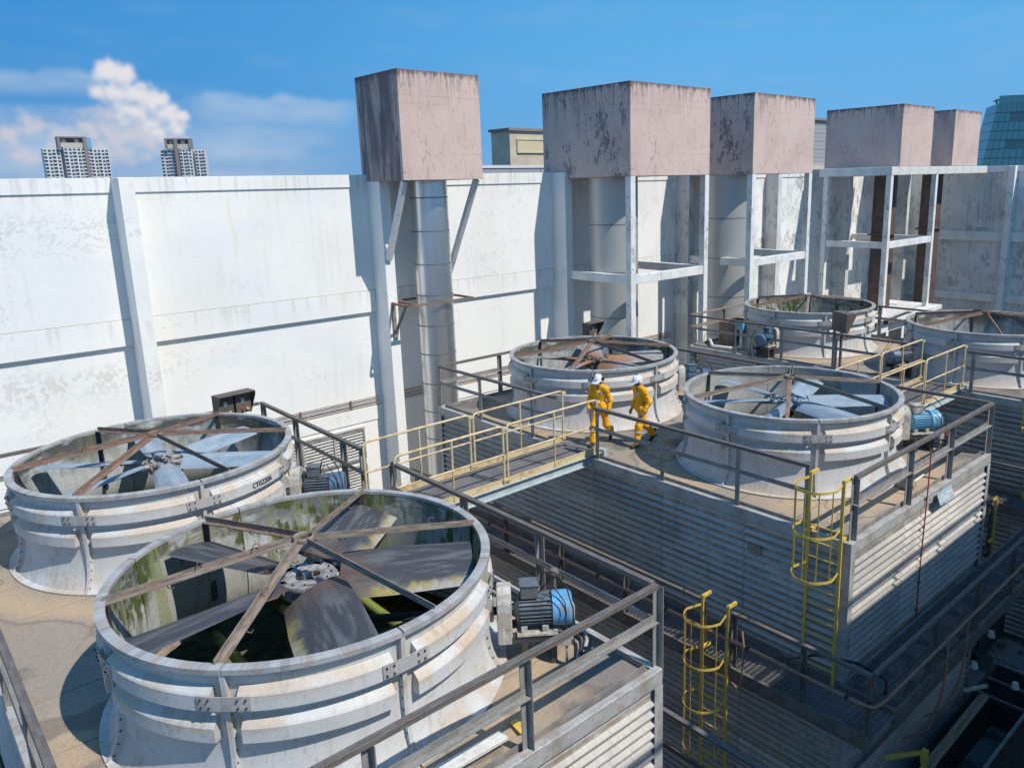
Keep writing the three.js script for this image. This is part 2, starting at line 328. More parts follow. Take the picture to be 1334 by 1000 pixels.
M.paleBlue = mat({ map: metalTex(2.2, [0.46, 0.54, 0.56], [0.35, 0.42, 0.44], [0.34, 0.20, 0.10], 2, 871, 0.35), roughness: 0.55, name: 'pale_blue_beam_paint' });
M.motorBlue = mat({ map: metalTex(0.8, [0.13, 0.38, 0.66], [0.09, 0.28, 0.50], [0.26, 0.26, 0.25], 5, 881, 0.8), roughness: 0.45, name: 'chipped_blue_paint' });
M.motorSky = mat({ map: metalTex(0.8, [0.17, 0.44, 0.62], [0.12, 0.34, 0.50], [0.30, 0.27, 0.20], 4, 891, 0.3), roughness: 0.45, name: 'sky_blue_paint' });
M.motorGrey = mat({ map: metalTex(0.8, [0.15, 0.165, 0.18], [0.08, 0.088, 0.10], [0.20, 0.28, 0.33], 4, 901, 0.35), roughness: 0.5, metalness: 0.2, name: 'dark_motor_casing' });
M.guard = mat({ map: metalTex(1.0, [0.44, 0.41, 0.36], [0.28, 0.25, 0.21], [0.60, 0.60, 0.58], 3, 911, 0.7), roughness: 0.7, name: 'scuffed_guard_paint' });
M.bladeBlue = mat({ map: metalTex(1.6, [0.29, 0.37, 0.44], [0.21, 0.27, 0.33], [0.42, 0.45, 0.46], 1.5, 921, 0.5), roughness: 0.4, name: 'pale_blue_fan_blade' });
M.bladeDirty = mat({ map: tex(512, 256, [1, 1], (u, v) => {
  let c = [0.058, 0.058, 0.064]; c = mix3(c, [0.15, 0.15, 0.15], sst(0.45, 0.75, fbm(u * 3, v * 9, 4, 931)) * 0.8);
  c = mix3(c, [0.34, 0.28, 0.10], sst(0.80, 0.97, v + (fbm(u * 9, v * 3, 4, 935) - 0.5) * 0.35) * sst(0.12, 0.3, u));
  c = mix3(c, [0.36, 0.35, 0.32], sst(0.88, 1.0, v + (fbm(u * 14, v * 3, 4, 937) - 0.5) * 0.3) * sst(0.4, 0.6, u));
  c = mix3(c, [0.12, 0.075, 0.055], sst(0.30, 0.05, u + (fbm(u * 8, v * 8, 4, 939) - 0.5) * 0.25) * 0.7);
  const g = 0.85 + 0.3 * vn(u * 90, v * 60, 941); return [c[0] * g, c[1] * g, c[2] * g];
}), roughness: 0.5, name: 'dirty_dark_fan_blade' });
M.bladeRust = mat({ map: tex(512, 256, [1, 1], (u, v) => {
  let c = [0.30, 0.29, 0.28]; c = mix3(c, [0.33, 0.16, 0.08], sst(0.50, 0.12, u + (fbm(u * 6, v * 6, 5, 951) - 0.5) * 0.5));
  c = mix3(c, [0.16, 0.13, 0.11], sst(0.5, 0.72, fbm(u * 12, v * 9, 4, 955)) * 0.6); return c;
}), roughness: 0.7, name: 'rusty_fan_blade' });
M.hubWhite = mat({ map: metalTex(0.6, [0.38, 0.37, 0.36], [0.20, 0.18, 0.17], [0.20, 0.12, 0.08], 6, 961, 0.7), roughness: 0.6, name: 'worn_hub_paint' });
M.duct = mat({ color: new THREE.Color(0.74, 0.75, 0.76), roughness: 0.3, metalness: 0.92, name: 'bright_duct_sheet' });
M.ductGrey = mat({ color: new THREE.Color(0.50, 0.495, 0.475), roughness: 0.45, metalness: 0.4, name: 'dull_grey_duct' });
M.ductBrown = mat({ map: metalTex(4, [0.115, 0.075, 0.060], [0.075, 0.050, 0.042], [0.16, 0.09, 0.06], 0.9, 991, 0.5), roughness: 0.75, name: 'brown_duct_sheet' });
M.boxBrown = mat({ map: metalTex(1, [0.135, 0.110, 0.095], [0.09, 0.075, 0.068], [0.18, 0.12, 0.08], 2, 1001, 0.4), roughness: 0.7, name: 'brown_control_box' });
M.moss = mat({ map: metalTex(1.5, [0.26, 0.30, 0.07], [0.14, 0.17, 0.04], [0.36, 0.33, 0.14], 3, 1011, 0.6), roughness: 0.95, name: 'mossy_pipe' });
M.black = mat({ color: new THREE.Color(0.018, 0.018, 0.02), roughness: 0.8, name: 'black_rubber' });
M.bolt = mat({ color: new THREE.Color(0.07, 0.06, 0.055), roughness: 0.6, metalness: 0.4, name: 'dark_bolt' });
M.copper = mat({ color: new THREE.Color(0.40, 0.19, 0.12), roughness: 0.55, name: 'copper_brown_pipe' });
M.red = mat({ color: new THREE.Color(0.34, 0.05, 0.035), roughness: 0.6, name: 'red_cable' });
M.white = mat({ map: metalTex(1.2, [0.72, 0.71, 0.66], [0.62, 0.60, 0.54], [0.45, 0.40, 0.32], 2, 1021, 0.3), roughness: 0.6, name: 'off_white_paint' });
M.timber = mat({ map: tex(256, 512, [0.5, 2], (u, v) => { const n = fbm(u * 16, v * 3, 5, 1031); let c = mix3([0.36, 0.28, 0.19], [0.20, 0.15, 0.10], sst(0.35, 0.7, n)); return c; }), roughness: 0.85, name: 'bare_timber' });
M.groundMat = mat({ map: tex(1024, 1024, [24, 24], (u, v) => {
  const x = u * 24, y = v * 24; let c = [0.22, 0.22, 0.215]; c = mix3(c, [0.05, 0.05, 0.048], sst(0.42, 0.58, fbm(x * 0.8, y * 0.8, 5, 1041)) * 0.85);
  c = mix3(c, [0.05, 0.055, 0.04], sst(0.55, 0.66, fbm(x * 1.7, y * 1.7, 5, 1047)) * 0.8); const g = 0.88 + 0.24 * vn(x * 20, y * 20, 1051); return [c[0] * g, c[1] * g, c[2] * g];
}), roughness: 0.95, name: 'stained_ground_slab' });

// ------------------------------------------------------------------ geometry helpers
const flat = (g) => { const n = g.index ? g.toNonIndexed() : g; for (const k of Object.keys(n.attributes)) if (!['position', 'normal', 'uv'].includes(k)) n.deleteAttribute(k); return n; };
// uv in metres by the way each corner faces: world-like box mapping
function boxUV(g, o = [0, 0, 0]) {
  const p = g.attributes.position, n = g.attributes.normal, uv = new Float32Array(p.count * 2);
  for (let i = 0; i < p.count; i += 3) {
    let nx = 0, ny = 0, nz = 0;
    for (let k = 0; k < 3; k++) { nx += Math.abs(n.getX(i + k)); ny += Math.abs(n.getY(i + k)); nz += Math.abs(n.getZ(i + k)); }
    for (let k = 0; k < 3; k++) {
      const x = p.getX(i + k) - o[0], y = p.getY(i + k) - o[1], z = -(p.getZ(i + k)) - o[2], j = (i + k) * 2;
      if (ny >= nx && ny >= nz) { uv[j] = x; uv[j + 1] = z; } else if (nx >= nz) { uv[j] = z; uv[j + 1] = y; } else { uv[j] = x; uv[j + 1] = y; }
    }
  }
  g.setAttribute('uv', new THREE.BufferAttribute(uv, 2));
  return g;
}
// box given by its limits; e = edge rounding
function box(x0, x1, y0, y1, b0, b1, e = 0) {
  const w = x1 - x0, h = y1 - y0, d = b1 - b0;
  const g = flat(e ? new RoundedBoxGeometry(w, h, d, 1, Math.min(e, w * 0.45, h * 0.45, d * 0.45)) : new THREE.BoxGeometry(w, h, d));
  g.translate((x0 + x1) / 2, (y0 + y1) / 2, -(b0 + b1) / 2);
  return boxUV(g);
}
// straight bar with a rectangular section between two points (w across, h up)
function bar(p, q, w, h, e = 0, up = new THREE.Vector3(0, 1, 0)) {
  const d = new THREE.Vector3().subVectors(q, p), L = d.length(); d.normalize();
  const g = boxUV(flat(e ? new RoundedBoxGeometry(w, h, L, 1, e) : new THREE.BoxGeometry(w, h, L)), [0, 0, rnd() * 3]);
  let u = up.clone(); if (Math.abs(u.dot(d)) > 0.98) u = new THREE.Vector3(1, 0, 0);
  const x = new THREE.Vector3().crossVectors(u, d).normalize(), y = new THREE.Vector3().crossVectors(d, x);
  g.applyMatrix4(new THREE.Matrix4().makeBasis(x, y, d));
  const c = p.clone().add(q).multiplyScalar(0.5); g.translate(c.x, c.y, c.z);
  return g;
}
// angle iron: two legs of width w, thickness t
function angle(p, q, w, t, sx = 1, sy = 1, up) {
  const d = new THREE.Vector3().subVectors(q, p).normalize();
  let u = (up ?? new THREE.Vector3(0, 1, 0)).clone(); if (Math.abs(u.dot(d)) > 0.98) u = new THREE.Vector3(0, 0, 1);
  const x = new THREE.Vector3().crossVectors(u, d).normalize(), y = new THREE.Vector3().crossVectors(d, x);
  const a = x.clone().multiplyScalar(sx * (w - t) / 2), b = y.clone().multiplyScalar(sy * (w - t) / 2);
  return mergeGeometries([bar(p.clone().add(b), q.clone().add(b), w, t, 0, u), bar(p.clone().add(a).addScaledVector(y, -sy * t / 2), q.clone().add(a).addScaledVector(y, -sy * t / 2), t, w - t, 0, u)]);
}
function cyl(p, q, r0, r1 = r0, seg = 12, open = false) {
  const d = new THREE.Vector3().subVectors(q, p), L = d.length();
  const g = flat(new THREE.CylinderGeometry(r1, r0, L, seg, 1, open));
  const uv = g.attributes.uv; for (let i = 0; i < uv.count; i++) uv.setXY(i, uv.getX(i) * 2 * Math.PI * Math.max(r0, r1), uv.getY(i) * L);
  g.applyQuaternion(new THREE.Quaternion().setFromUnitVectors(new THREE.Vector3(0, 1, 0), d.normalize()));
  const c = p.clone().add(q).multiplyScalar(0.5); g.translate(c.x, c.y, c.z);
  return g;
}
function tube(pts, r, seg = 24, rad = 8, closed = false, tension = 0.1) {
  const c = new THREE.CatmullRomCurve3(pts, closed, 'catmullrom', tension), L = c.getLength();
  const g = flat(new THREE.TubeGeometry(c, seg, r, rad, closed)), uv = g.attributes.uv;
  for (let i = 0; i < uv.count; i++) uv.setXY(i, uv.getX(i) * L, uv.getY(i) * 2 * Math.PI * r);
  return g;
}
function lathe(profile, seg = 48, a0 = 0, a1 = Math.PI * 2) {
  return flat(new THREE.LatheGeometry(profile.map(([r, y]) => new THREE.Vector2(r, y)), seg, a0, a1 - a0));
}
const merge = (list) => (list.length === 1 ? list[0] : mergeGeometries(list.map((g) => { const f = flat(g); if (!f.attributes.uv) boxUV(f); return f; })));

// ------------------------------------------------------------------ scene-graph helpers
const taken = new Map();
function numbered(name) { const n = taken.get(name) ?? 0; taken.set(name, n + 1); return n ? name + '_' + String(n).padStart(3, '0') : name; }
function part(parent, name, geos, material, kind) {
  const g = Array.isArray(geos) ? merge(geos) : geos;
  const m = new THREE.Mesh(g, material); m.name = name; m.castShadow = m.receiveShadow = true;
  if (kind) m.userData.kind = kind;
  parent.add(m); return m;
}
// a thing: group at its base; parts are given in world coordinates and moved back by the base
function thing(name, label, category, base = [0, 0, 0], group) {
  const o = new THREE.Group(); o.name = numbered(name); o.position.set(base[0], base[1], -base[2]);
  o.userData = { label, category }; if (group) o.userData.group = group;
  scene.add(o);
  return o;
}
const rel = (o, g) => { for (const k of Array.isArray(g) ? g : [g]) k.translate(-o.position.x, -o.position.y, -o.position.z); return g; };
const put = (o, name, geos, m, kind) => part(o, name, rel(o, Array.isArray(geos) ? merge(geos) : geos), m, kind);
const sub = (mesh, root, name, geos, m) => part(mesh, name, rel(root, Array.isArray(geos) ? merge(geos) : geos), m);
function structure(name, geos, m) { const o = part(scene, numbered(name), geos, m, 'structure'); return o; }
function copyOf(o, name, label, at, turn, group) {
  const c = o.clone(); c.name = numbered(name); c.userData = { ...o.userData, label }; if (group) c.userData.group = group;
  c.position.set(at[0], at[1], -at[2]); if (turn !== undefined) c.rotation.y = turn; scene.add(c); return c;
}

// ------------------------------------------------------------------ ground
const GROUND = -7;
{
  const g = flat(new THREE.PlaneGeometry(6000, 6000, 1, 1)); g.rotateX(-Math.PI / 2); g.translate(0, GROUND, 0); boxUV(g);
  structure('ground', g, M.groundMat);
}

// ------------------------------------------------------------------ the big white wall at the back (face b = 24) and its return on the right
M.jointBrown = mat({ color: new THREE.Color(0.40, 0.30, 0.18), roughness: 0.9, name: 'rusty_joint_line' });
const WB = 24, COLS = [-2.1, 5.63, 13.24, 21.44, 29.24, 36.65, 44.25, 52.0];
{
  const w = thing('concrete_wall', 'long white painted concrete wall with fin columns and a mid-height band behind the fans', 'wall', [24, GROUND, WB]);
  const xs = [-10, ...COLS.map((c) => c + 0.19), 54.2];
  for (let i = 0; i + 1 < xs.length; i++) {
    const a = xs[i] + (i ? 0.19 : 0), b = xs[i + 1] - 0.19;
    put(w, 'wall_panel', box(a, b, 2.835, 6.24, WB - 0.11, WB + 0.3), M.wall);
    put(w, 'wall_panel', box(a, b, -1.205, 2.088, WB, WB + 0.3), M.wall);
    put(w, 'wall_panel', box(a, b, GROUND, -1.722, WB, WB + 0.3), M.wall);
    put(w, 'top_beam', box(a, b, 6.243, 6.64, WB - 0.155, WB + 0.3, 0.012), M.wall);
    put(w, 'band_beam', box(a, b, 2.09, 2.82, WB - 0.118, WB + 0.3, 0.008), M.wall);
    put(w, 'band_joint', box(a, b, 2.822, 2.833, WB - 0.112, WB + 0.2), M.jointBrown);
    put(w, 'lower_beam', box(a, b, -1.72, -1.22, WB - 0.035, WB + 0.3, 0.008), M.wall);
    put(w, 'band_joint', box(a, b, -1.218, -1.207, WB - 0.012, WB + 0.2), M.jointBrown);
  }
  for (const c of COLS) put(w, 'column', box(c, c + 0.38, GROUND, 6.63, WB - 0.9, WB + 0.3, 0.02), c > 26 ? M.dirtyWall : M.wall);
}
{
  const X = 54, w = thing('side_wall', 'grimy grey-white return wall at the far right with dark water stains', 'wall', [X, GROUND, 14]);
  const cs = [17.3, 10.5];
  const segs = [[17.68, 23.995], [10.88, 17.3], [0, 10.5]];
  for (const [b0, b1] of segs) {
    put(w, 'wall_panel', box(X, X + 0.3, GROUND, 6.24, b0, b1), M.dirtyWall);
    put(w, 'top_beam', box(X - 0.1, X + 0.3, 6.243, 6.62, b0, b1, 0.015), M.frame);
    put(w, 'band_beam', box(X - 0.16, X - 0.003, 2.0, 2.58, b0, b1, 0.015), M.frame);
    put(w, 'lower_beam', box(X - 0.16, X - 0.003, -1.85, -1.36, b0, b1, 0.015), M.frame);
  }
  for (const b of cs) put(w, 'column', box(X - 0.55, X + 0.3, GROUND, 6.61, b, b + 0.38, 0.02), M.frame);
}
// louvre vents low on the wall
function louvre(x0, x1, y0, y1, label) {
  const b = WB - 0.06, o = thing('louvre_vent', label, 'vent', [(x0 + x1) / 2, y0, WB], 'louvre vents low on the white wall');
  put(o, 'frame', [box(x0, x1, y1 - 0.06, y1, b - 0.06, WB - 0.004), box(x0, x1, y0, y0 + 0.06, b - 0.06, WB - 0.004), ...[0, 1 / 3, 2 / 3, 1].map((t) => { const c = x0 + 0.03 + (x1 - x0 - 0.06) * t; return box(c - 0.03, c + 0.03, y0 + 0.06, y1 - 0.06, b - 0.06, WB - 0.004); })], M.galvPale);
  put(o, 'backing', box(x0 + 0.03, x1 - 0.03, y0 + 0.03, y1 - 0.03, WB - 0.012, WB - 0.005), M.galvMid);
  for (let y = y0 + 0.1; y < y1 - 0.08; y += 0.105) put(o, 'slat', bar(V(x0 + 0.06, y, b), V(x1 - 0.06, y, b), 0.012, 0.10, 0, new THREE.Vector3(0, 0.75, -0.66)), M.galvPale);
}
louvre(9.0, 12.42, -3.0, -1.86, 'upper grey louvre vent on the white wall behind the railing');
louvre(9.0, 12.42, -4.4, -3.22, 'lower grey louvre vent on the white wall under the other vent');
{
  const o = thing('conduit_run', 'three thin rusty conduits running along the foot of the white wall', 'conduit', [8, -1.3, WB]);
  for (const y of [-1.02, -1.12, -0.90]) { for (const [a, b] of [[6.1, 13.1], [13.75, 21.3], [22, 29]]) put(o, 'conduit', cyl(V(a, y, WB - 0.06), V(b, y, WB - 0.06), 0.016, 0.016, 6), M.rust); }
  for (let x = 6.6; x < 29; x += 1.8) put(o, 'clip', box(x, x + 0.04, -1.15, -0.87, WB - 0.085, WB - 0.004), M.rust);
}

// ------------------------------------------------------------------ pink housings on the wall, their frames and ducts
function faceBox(o, x0, x1, y0, y1, b0, b1, mats) {   // left, front, top, right, back as separate walls of the housing
  const t = 0.14;
  const unit = (g) => g;
  const wall = (name, a, b, c, d, e, f, m) => {
    const g = flat(new RoundedBoxGeometry(b - a, d - c, f - e, 1, 0.012)), p = g.attributes.position, n = g.attributes.normal, uv = new Float32Array(p.count * 2);
    for (let i = 0; i < p.count; i++) {
      const X = p.getX(i), Y = p.getY(i), Z = p.getZ(i);
      uv[2 * i] = (b - a > f - e ? X / (b - a) : -Z / (f - e)) + 0.5; uv[2 * i + 1] = (d - c > 0.2 ? Y / (d - c) : -Z / (f - e)) + 0.5;
    }
    g.setAttribute('uv', new THREE.BufferAttribute(uv, 2));
    g.translate((a + b) / 2, (c + d) / 2, -(e + f) / 2);
    put(o, name, unit(g), m);
  };
  wall('front_wall', x0, x1, y0, y1, b0, b0 + t, mats[1]);
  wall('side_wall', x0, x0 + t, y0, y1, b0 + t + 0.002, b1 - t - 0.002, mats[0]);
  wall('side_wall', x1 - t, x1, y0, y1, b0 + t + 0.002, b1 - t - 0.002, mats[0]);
  wall('rear_wall', x0, x1, y0, y1, b1 - t, b1, mats[1]);
  wall('top_slab', x0 + t + 0.002, x1 - t - 0.002, y1 - 0.16, y1 - 0.02, b0 + t + 0.002, b1 - t - 0.002, mats[1]);
  wall('floor_slab', x0 + t + 0.002, x1 - t - 0.002, y0 + 0.01, y0 + 0.13, b0 + t + 0.002, b1 - t - 0.002, mats[1]);
}
{
  const o = thing('duct_housing', 'nearest pink box housing, left side stained black, held out from the wall by struts', 'housing', [14.7, 6.4, 22.8]);
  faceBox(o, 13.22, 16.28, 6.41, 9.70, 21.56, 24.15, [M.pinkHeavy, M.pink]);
  put(o, 'strut', bar(V(13.38, 3.88, 23.07), V(13.38, 6.40, 21.78), 0.17, 0.17, 0.01), M.frame);
  put(o, 'strut', bar(V(16.16, 2.86, 23.86), V(16.16, 6.40, 21.78), 0.17, 0.17, 0.01), M.frame);
}
{
  const o = thing('duct_housing', 'broad pink box housing with drip streaks, second from the left, on a white frame', 'housing', [23.9, 6.4, 21.9]);
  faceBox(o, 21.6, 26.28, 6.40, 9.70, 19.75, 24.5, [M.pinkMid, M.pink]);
}
{
  const o = thing('duct_housing', 'third pink box housing from the left with dark drips along its top edge', 'housing', [31.7, 6.4, 21.9]);
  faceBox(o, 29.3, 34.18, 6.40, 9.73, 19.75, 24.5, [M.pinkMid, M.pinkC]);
}
{
  const o = thing('duct_housing', 'broad pink box housing standing on the white beam, second from the right', 'housing', [43.4, 6.66, 21]);
  faceBox(o, 41.56, 45.3, 6.66, 9.79, 19.0, 23.3, [M.pinkC, M.pink]);
}
{
  const o = thing('duct_housing', 'rightmost pink box housing, partly hidden behind its neighbour', 'housing', [50.1, 6.66, 21]);
  faceBox(o, 48.2, 51.98, 6.66, 9.79, 19.0, 23.3, [M.pinkC, M.pinkC]);
}
function frame(x0, x1, b0, label, foot) {
  const o = thing('support_frame', label, 'frame', [(x0 + x1) / 2, foot, b0], 'white frames under the pink housings');
  const s = 0.27;
  for (const x of [x0, x1 - s]) put(o, 'column', box(x, x + s, foot, 6.395, b0, b0 + s, 0.02), M.frame);
  put(o, 'cross_beam', box(x0 + s + 0.003, x1 - s - 0.003, 2.43, 2.77, b0 + 0.03, b0 + s - 0.03, 0.015), M.frame);
  for (const x of [x0, x1 - s]) put(o, 'tie_beam', box(x + 0.03, x + s - 0.03, 2.43, 2.77, b0 + s + 0.003, WB - 0.16, 0.015), M.frame);
}
frame(21.6, 26.28, 19.75, 'white concrete frame with one cross beam under the second pink housing', GROUND);
frame(29.3, 34.18, 19.75, 'white concrete frame with one cross beam under the third pink housing', GROUND);
{
  const o = thing('support_frame', 'long white frame with a deep top beam carrying the two rightmost pink housings', 'frame', [46, GROUND, 19]), s = 0.28;
  put(o, 'top_beam', box(40.6, 53.6, 6.21, 6.64, 18.95, 19.35, 0.02), M.white);
  put(o, 'top_beam', box(40.6, 41.0, 6.21, 6.64, 19.353, WB - 0.95, 0.02), M.frame);
  put(o, 'top_beam', box(46.2, 46.6, 6.21, 6.64, 19.353, WB - 0.95, 0.02), M.frame);
  put(o, 'top_beam', box(51.9, 52.3, 6.21, 6.64, 19.353, WB - 0.95, 0.02), M.frame);
  for (const [x, b] of [[40.62, 18.97], [46.15, 18.97], [40.62, 22.5]]) put(o, 'column', box(x, x + s, GROUND, 6.205, b, b + s, 0.02), M.frame);
  put(o, 'cross_beam', box(40.903, 46.147, 2.43, 2.77, 18.99, 19.23, 0.015), M.frame);
  for (const x of [40.65, 46.18]) put(o, 'tie_beam', box(x, x + 0.22, 2.43, 2.77, 19.253, x < 41 ? 22.497 : WB - 0.16, 0.015), M.frame);
  put(o, 'foot_slab', box(41.6, 47.5, -1.55, -1.3, 18.6, 22.4, 0.02), M.frame);
}
function roundDuct(x, b, r, y0, y1, m, joints, label) {
  const o = thing('duct', label, 'duct', [x, y0, b]);
  put(o, 'duct_shell', cyl(V(x, y0, b), V(x, y1, b), r, r, 48, true), m);
  for (const y of joints) put(o, 'joint_band', cyl(V(x, y - 0.018, b), V(x, y + 0.018, b), r + 0.008, r + 0.008, 48, true), M.ductBand);
}
M.ductBand = mat({ color: new THREE.Color(0.20, 0.20, 0.20), roughness: 0.6, metalness: 0.3, name: 'duct_joint' });
roundDuct(14.94, 22.85, 0.63, GROUND, 6.40, M.duct, [5.85, 4.75, 3.65, 2.6, 1.55, 0.55, -0.5, -1.5, -2.5], 'shiny round steel duct rising into the nearest pink housing');
roundDuct(22.82, 21.8, 0.97, GROUND, 6.39, M.ductGrey, [4.6, 2.75, 0.95, -0.8], 'dull grey round duct under the second pink housing');
roundDuct(30.45, 21.8, 1.20, GROUND, 6.39, M.ductGrey, [4.5, 2.72, 0.95, -0.8], 'wide grey round duct under the third pink housing');
function squareDuct(x0, x1, b0, b1, label) {
  const o = thing('square_duct', label, 'duct', [(x0 + x1) / 2, GROUND, b0], 'brown square ducts under the rightmost housings');
  put(o, 'duct_shell', box(x0, x1, GROUND, 6.65, b0, b1, 0.02), M.ductBrown);
  for (const y of [2.95, -1.9]) put(o, 'flange', box(x0 - 0.16, x1 + 0.16, y, y + 0.07, b0 - 0.16, b1 + 0.16, 0.01), M.ductBrown);
}
squareDuct(43.0, 44.3, 20.3, 21.05, 'brown square duct behind the left column of the long white frame');
squareDuct(49.15, 50.45, 20.3, 21.05, 'brown square duct on the right of the long white frame');
{
  const o = thing('pipe_bracket', 'rusty square bracket clamped round the shiny duct on the wall column', 'bracket', [14.2, 2.4, 22.3]);
  const y = 2.40, a = 13.4, b = 16.0, f = 22.08, k = 23.6;
  put(o, 'bracket_frame', [bar(V(a, y, f), V(b, y, f), 0.07, 0.07), bar(V(a, y, k), V(b, y, k), 0.07, 0.07), bar(V(a, y, f), V(a, y, k), 0.07, 0.07), bar(V(b, y, f), V(b, y, k), 0.07, 0.07), bar(V(a + 0.35, y + 0.003, f), V(a + 0.35, y + 0.003, k), 0.06, 0.06)], M.rust);
  put(o, 'strut', bar(V(13.42, 1.40, 23.05), V(13.42, y - 0.04, 22.3), 0.07, 0.07), M.brace);
  put(o, 'wall_plate', box(13.36, 13.48, 1.2, y + 0.05, 23.03, 23.095), M.brace);
}

// ------------------------------------------------------------------ cooling cells
const corrProfile = (y0, y1) => {                       // [y, outward offset]
  const pts = []; const k0 = Math.ceil(y0 / PITCH), k1 = Math.floor(y1 / PITCH);
  const prof = [[0, 0.003], [0.045, 0.026], [0.10, 0.048], [0.18, 0.060], [0.28, 0.059], [0.38, 0.046], [0.48, 0.020], [0.55, 0.004], [0.80, 0]];
  pts.push([y0, 0]);
  for (let k = k0; k < k1; k++) for (const [f, d] of prof) { const y = (k + f) * PITCH; if (y > y0 + 0.005 && y < y1 - 0.005) pts.push([y, d]); }
  pts.push([y1, 0]);
  return pts;
};
// a sheet of length L along +x, facing +z, with thickness
function corrSheet(L, y0, y1) {
  const pr = corrProfile(y0, y1), pos = [], uv = [];
  const quad = (a, b, c, d) => { for (const p of [a, b, c, a, c, d]) { pos.push(p[0], p[1], p[2]); uv.push(p[0], p[1]); } };
  for (let i = 0; i + 1 < pr.length; i++) {
    const [ya, da] = pr[i], [yb, db] = pr[i + 1];
    quad([0, ya, da], [L, ya, da], [L, yb, db], [0, yb, db]);
    quad([L, ya, da - 0.004], [0, ya, da - 0.004], [0, yb, db - 0.004], [L, yb, db - 0.004]);
  }
  const g = new THREE.BufferGeometry();
  g.setAttribute('position', new THREE.Float32BufferAttribute(pos, 3)); g.setAttribute('uv', new THREE.Float32BufferAttribute(uv, 2));
  g.computeVertexNormals();
  return g;
}
const sheetCache = new Map();
const sheet = (L, y0, y1) => { const k = [L, y0, y1].map((v) => v.toFixed(3)).join(); if (!sheetCache.has(k)) sheetCache.set(k, corrSheet(L, y0, y1)); return sheetCache.get(k); };
const HALF = 3.14, BF = 5.9, BR = 18.4, BC = 12.15, FANS = [9.07, 15.28], XC = [3.76, 15.14, 26.55];
// deck sheets with the two fan openings cut out, made once, in block coordinates (x from the block's centre)
const deckSheets = [];
{
  const ev = new Evaluator(); ev.attributes = ['position', 'normal', 'uv'];
  const holes = FANS.map((b) => { const h = new Brush(new THREE.CylinderGeometry(2.3, 2.3, 1, 64)); h.position.set(0, 0, -b); h.updateMatrixWorld(); return h; });
  const rows = 10, n = (BR - BF) / rows;
  for (let r = 0; r < rows; r++) for (let c = 0; c < 2; c++) {
    const x0 = c ? 0.007 : -HALF, x1 = c ? HALF : -0.007, b0 = BF + r * n + 0.008, b1 = BF + (r + 1) * n - 0.008;
    let g = box(x0, x1, -0.05 , (hash(r, c, 5) - 0.5) * 0.008, b0, b1);
    for (const h of holes) {
      const hb = -h.position.z; if (b1 < hb - 2.3 || b0 > hb + 2.3) continue;
      const br = new Brush(g); br.updateMatrixWorld(); g = ev.evaluate(br, h, SUBTRACTION).geometry;
    }
    g = flat(g); boxUV(g, [-HALF, 0, BF]); deckSheets.push(g);
  }
}
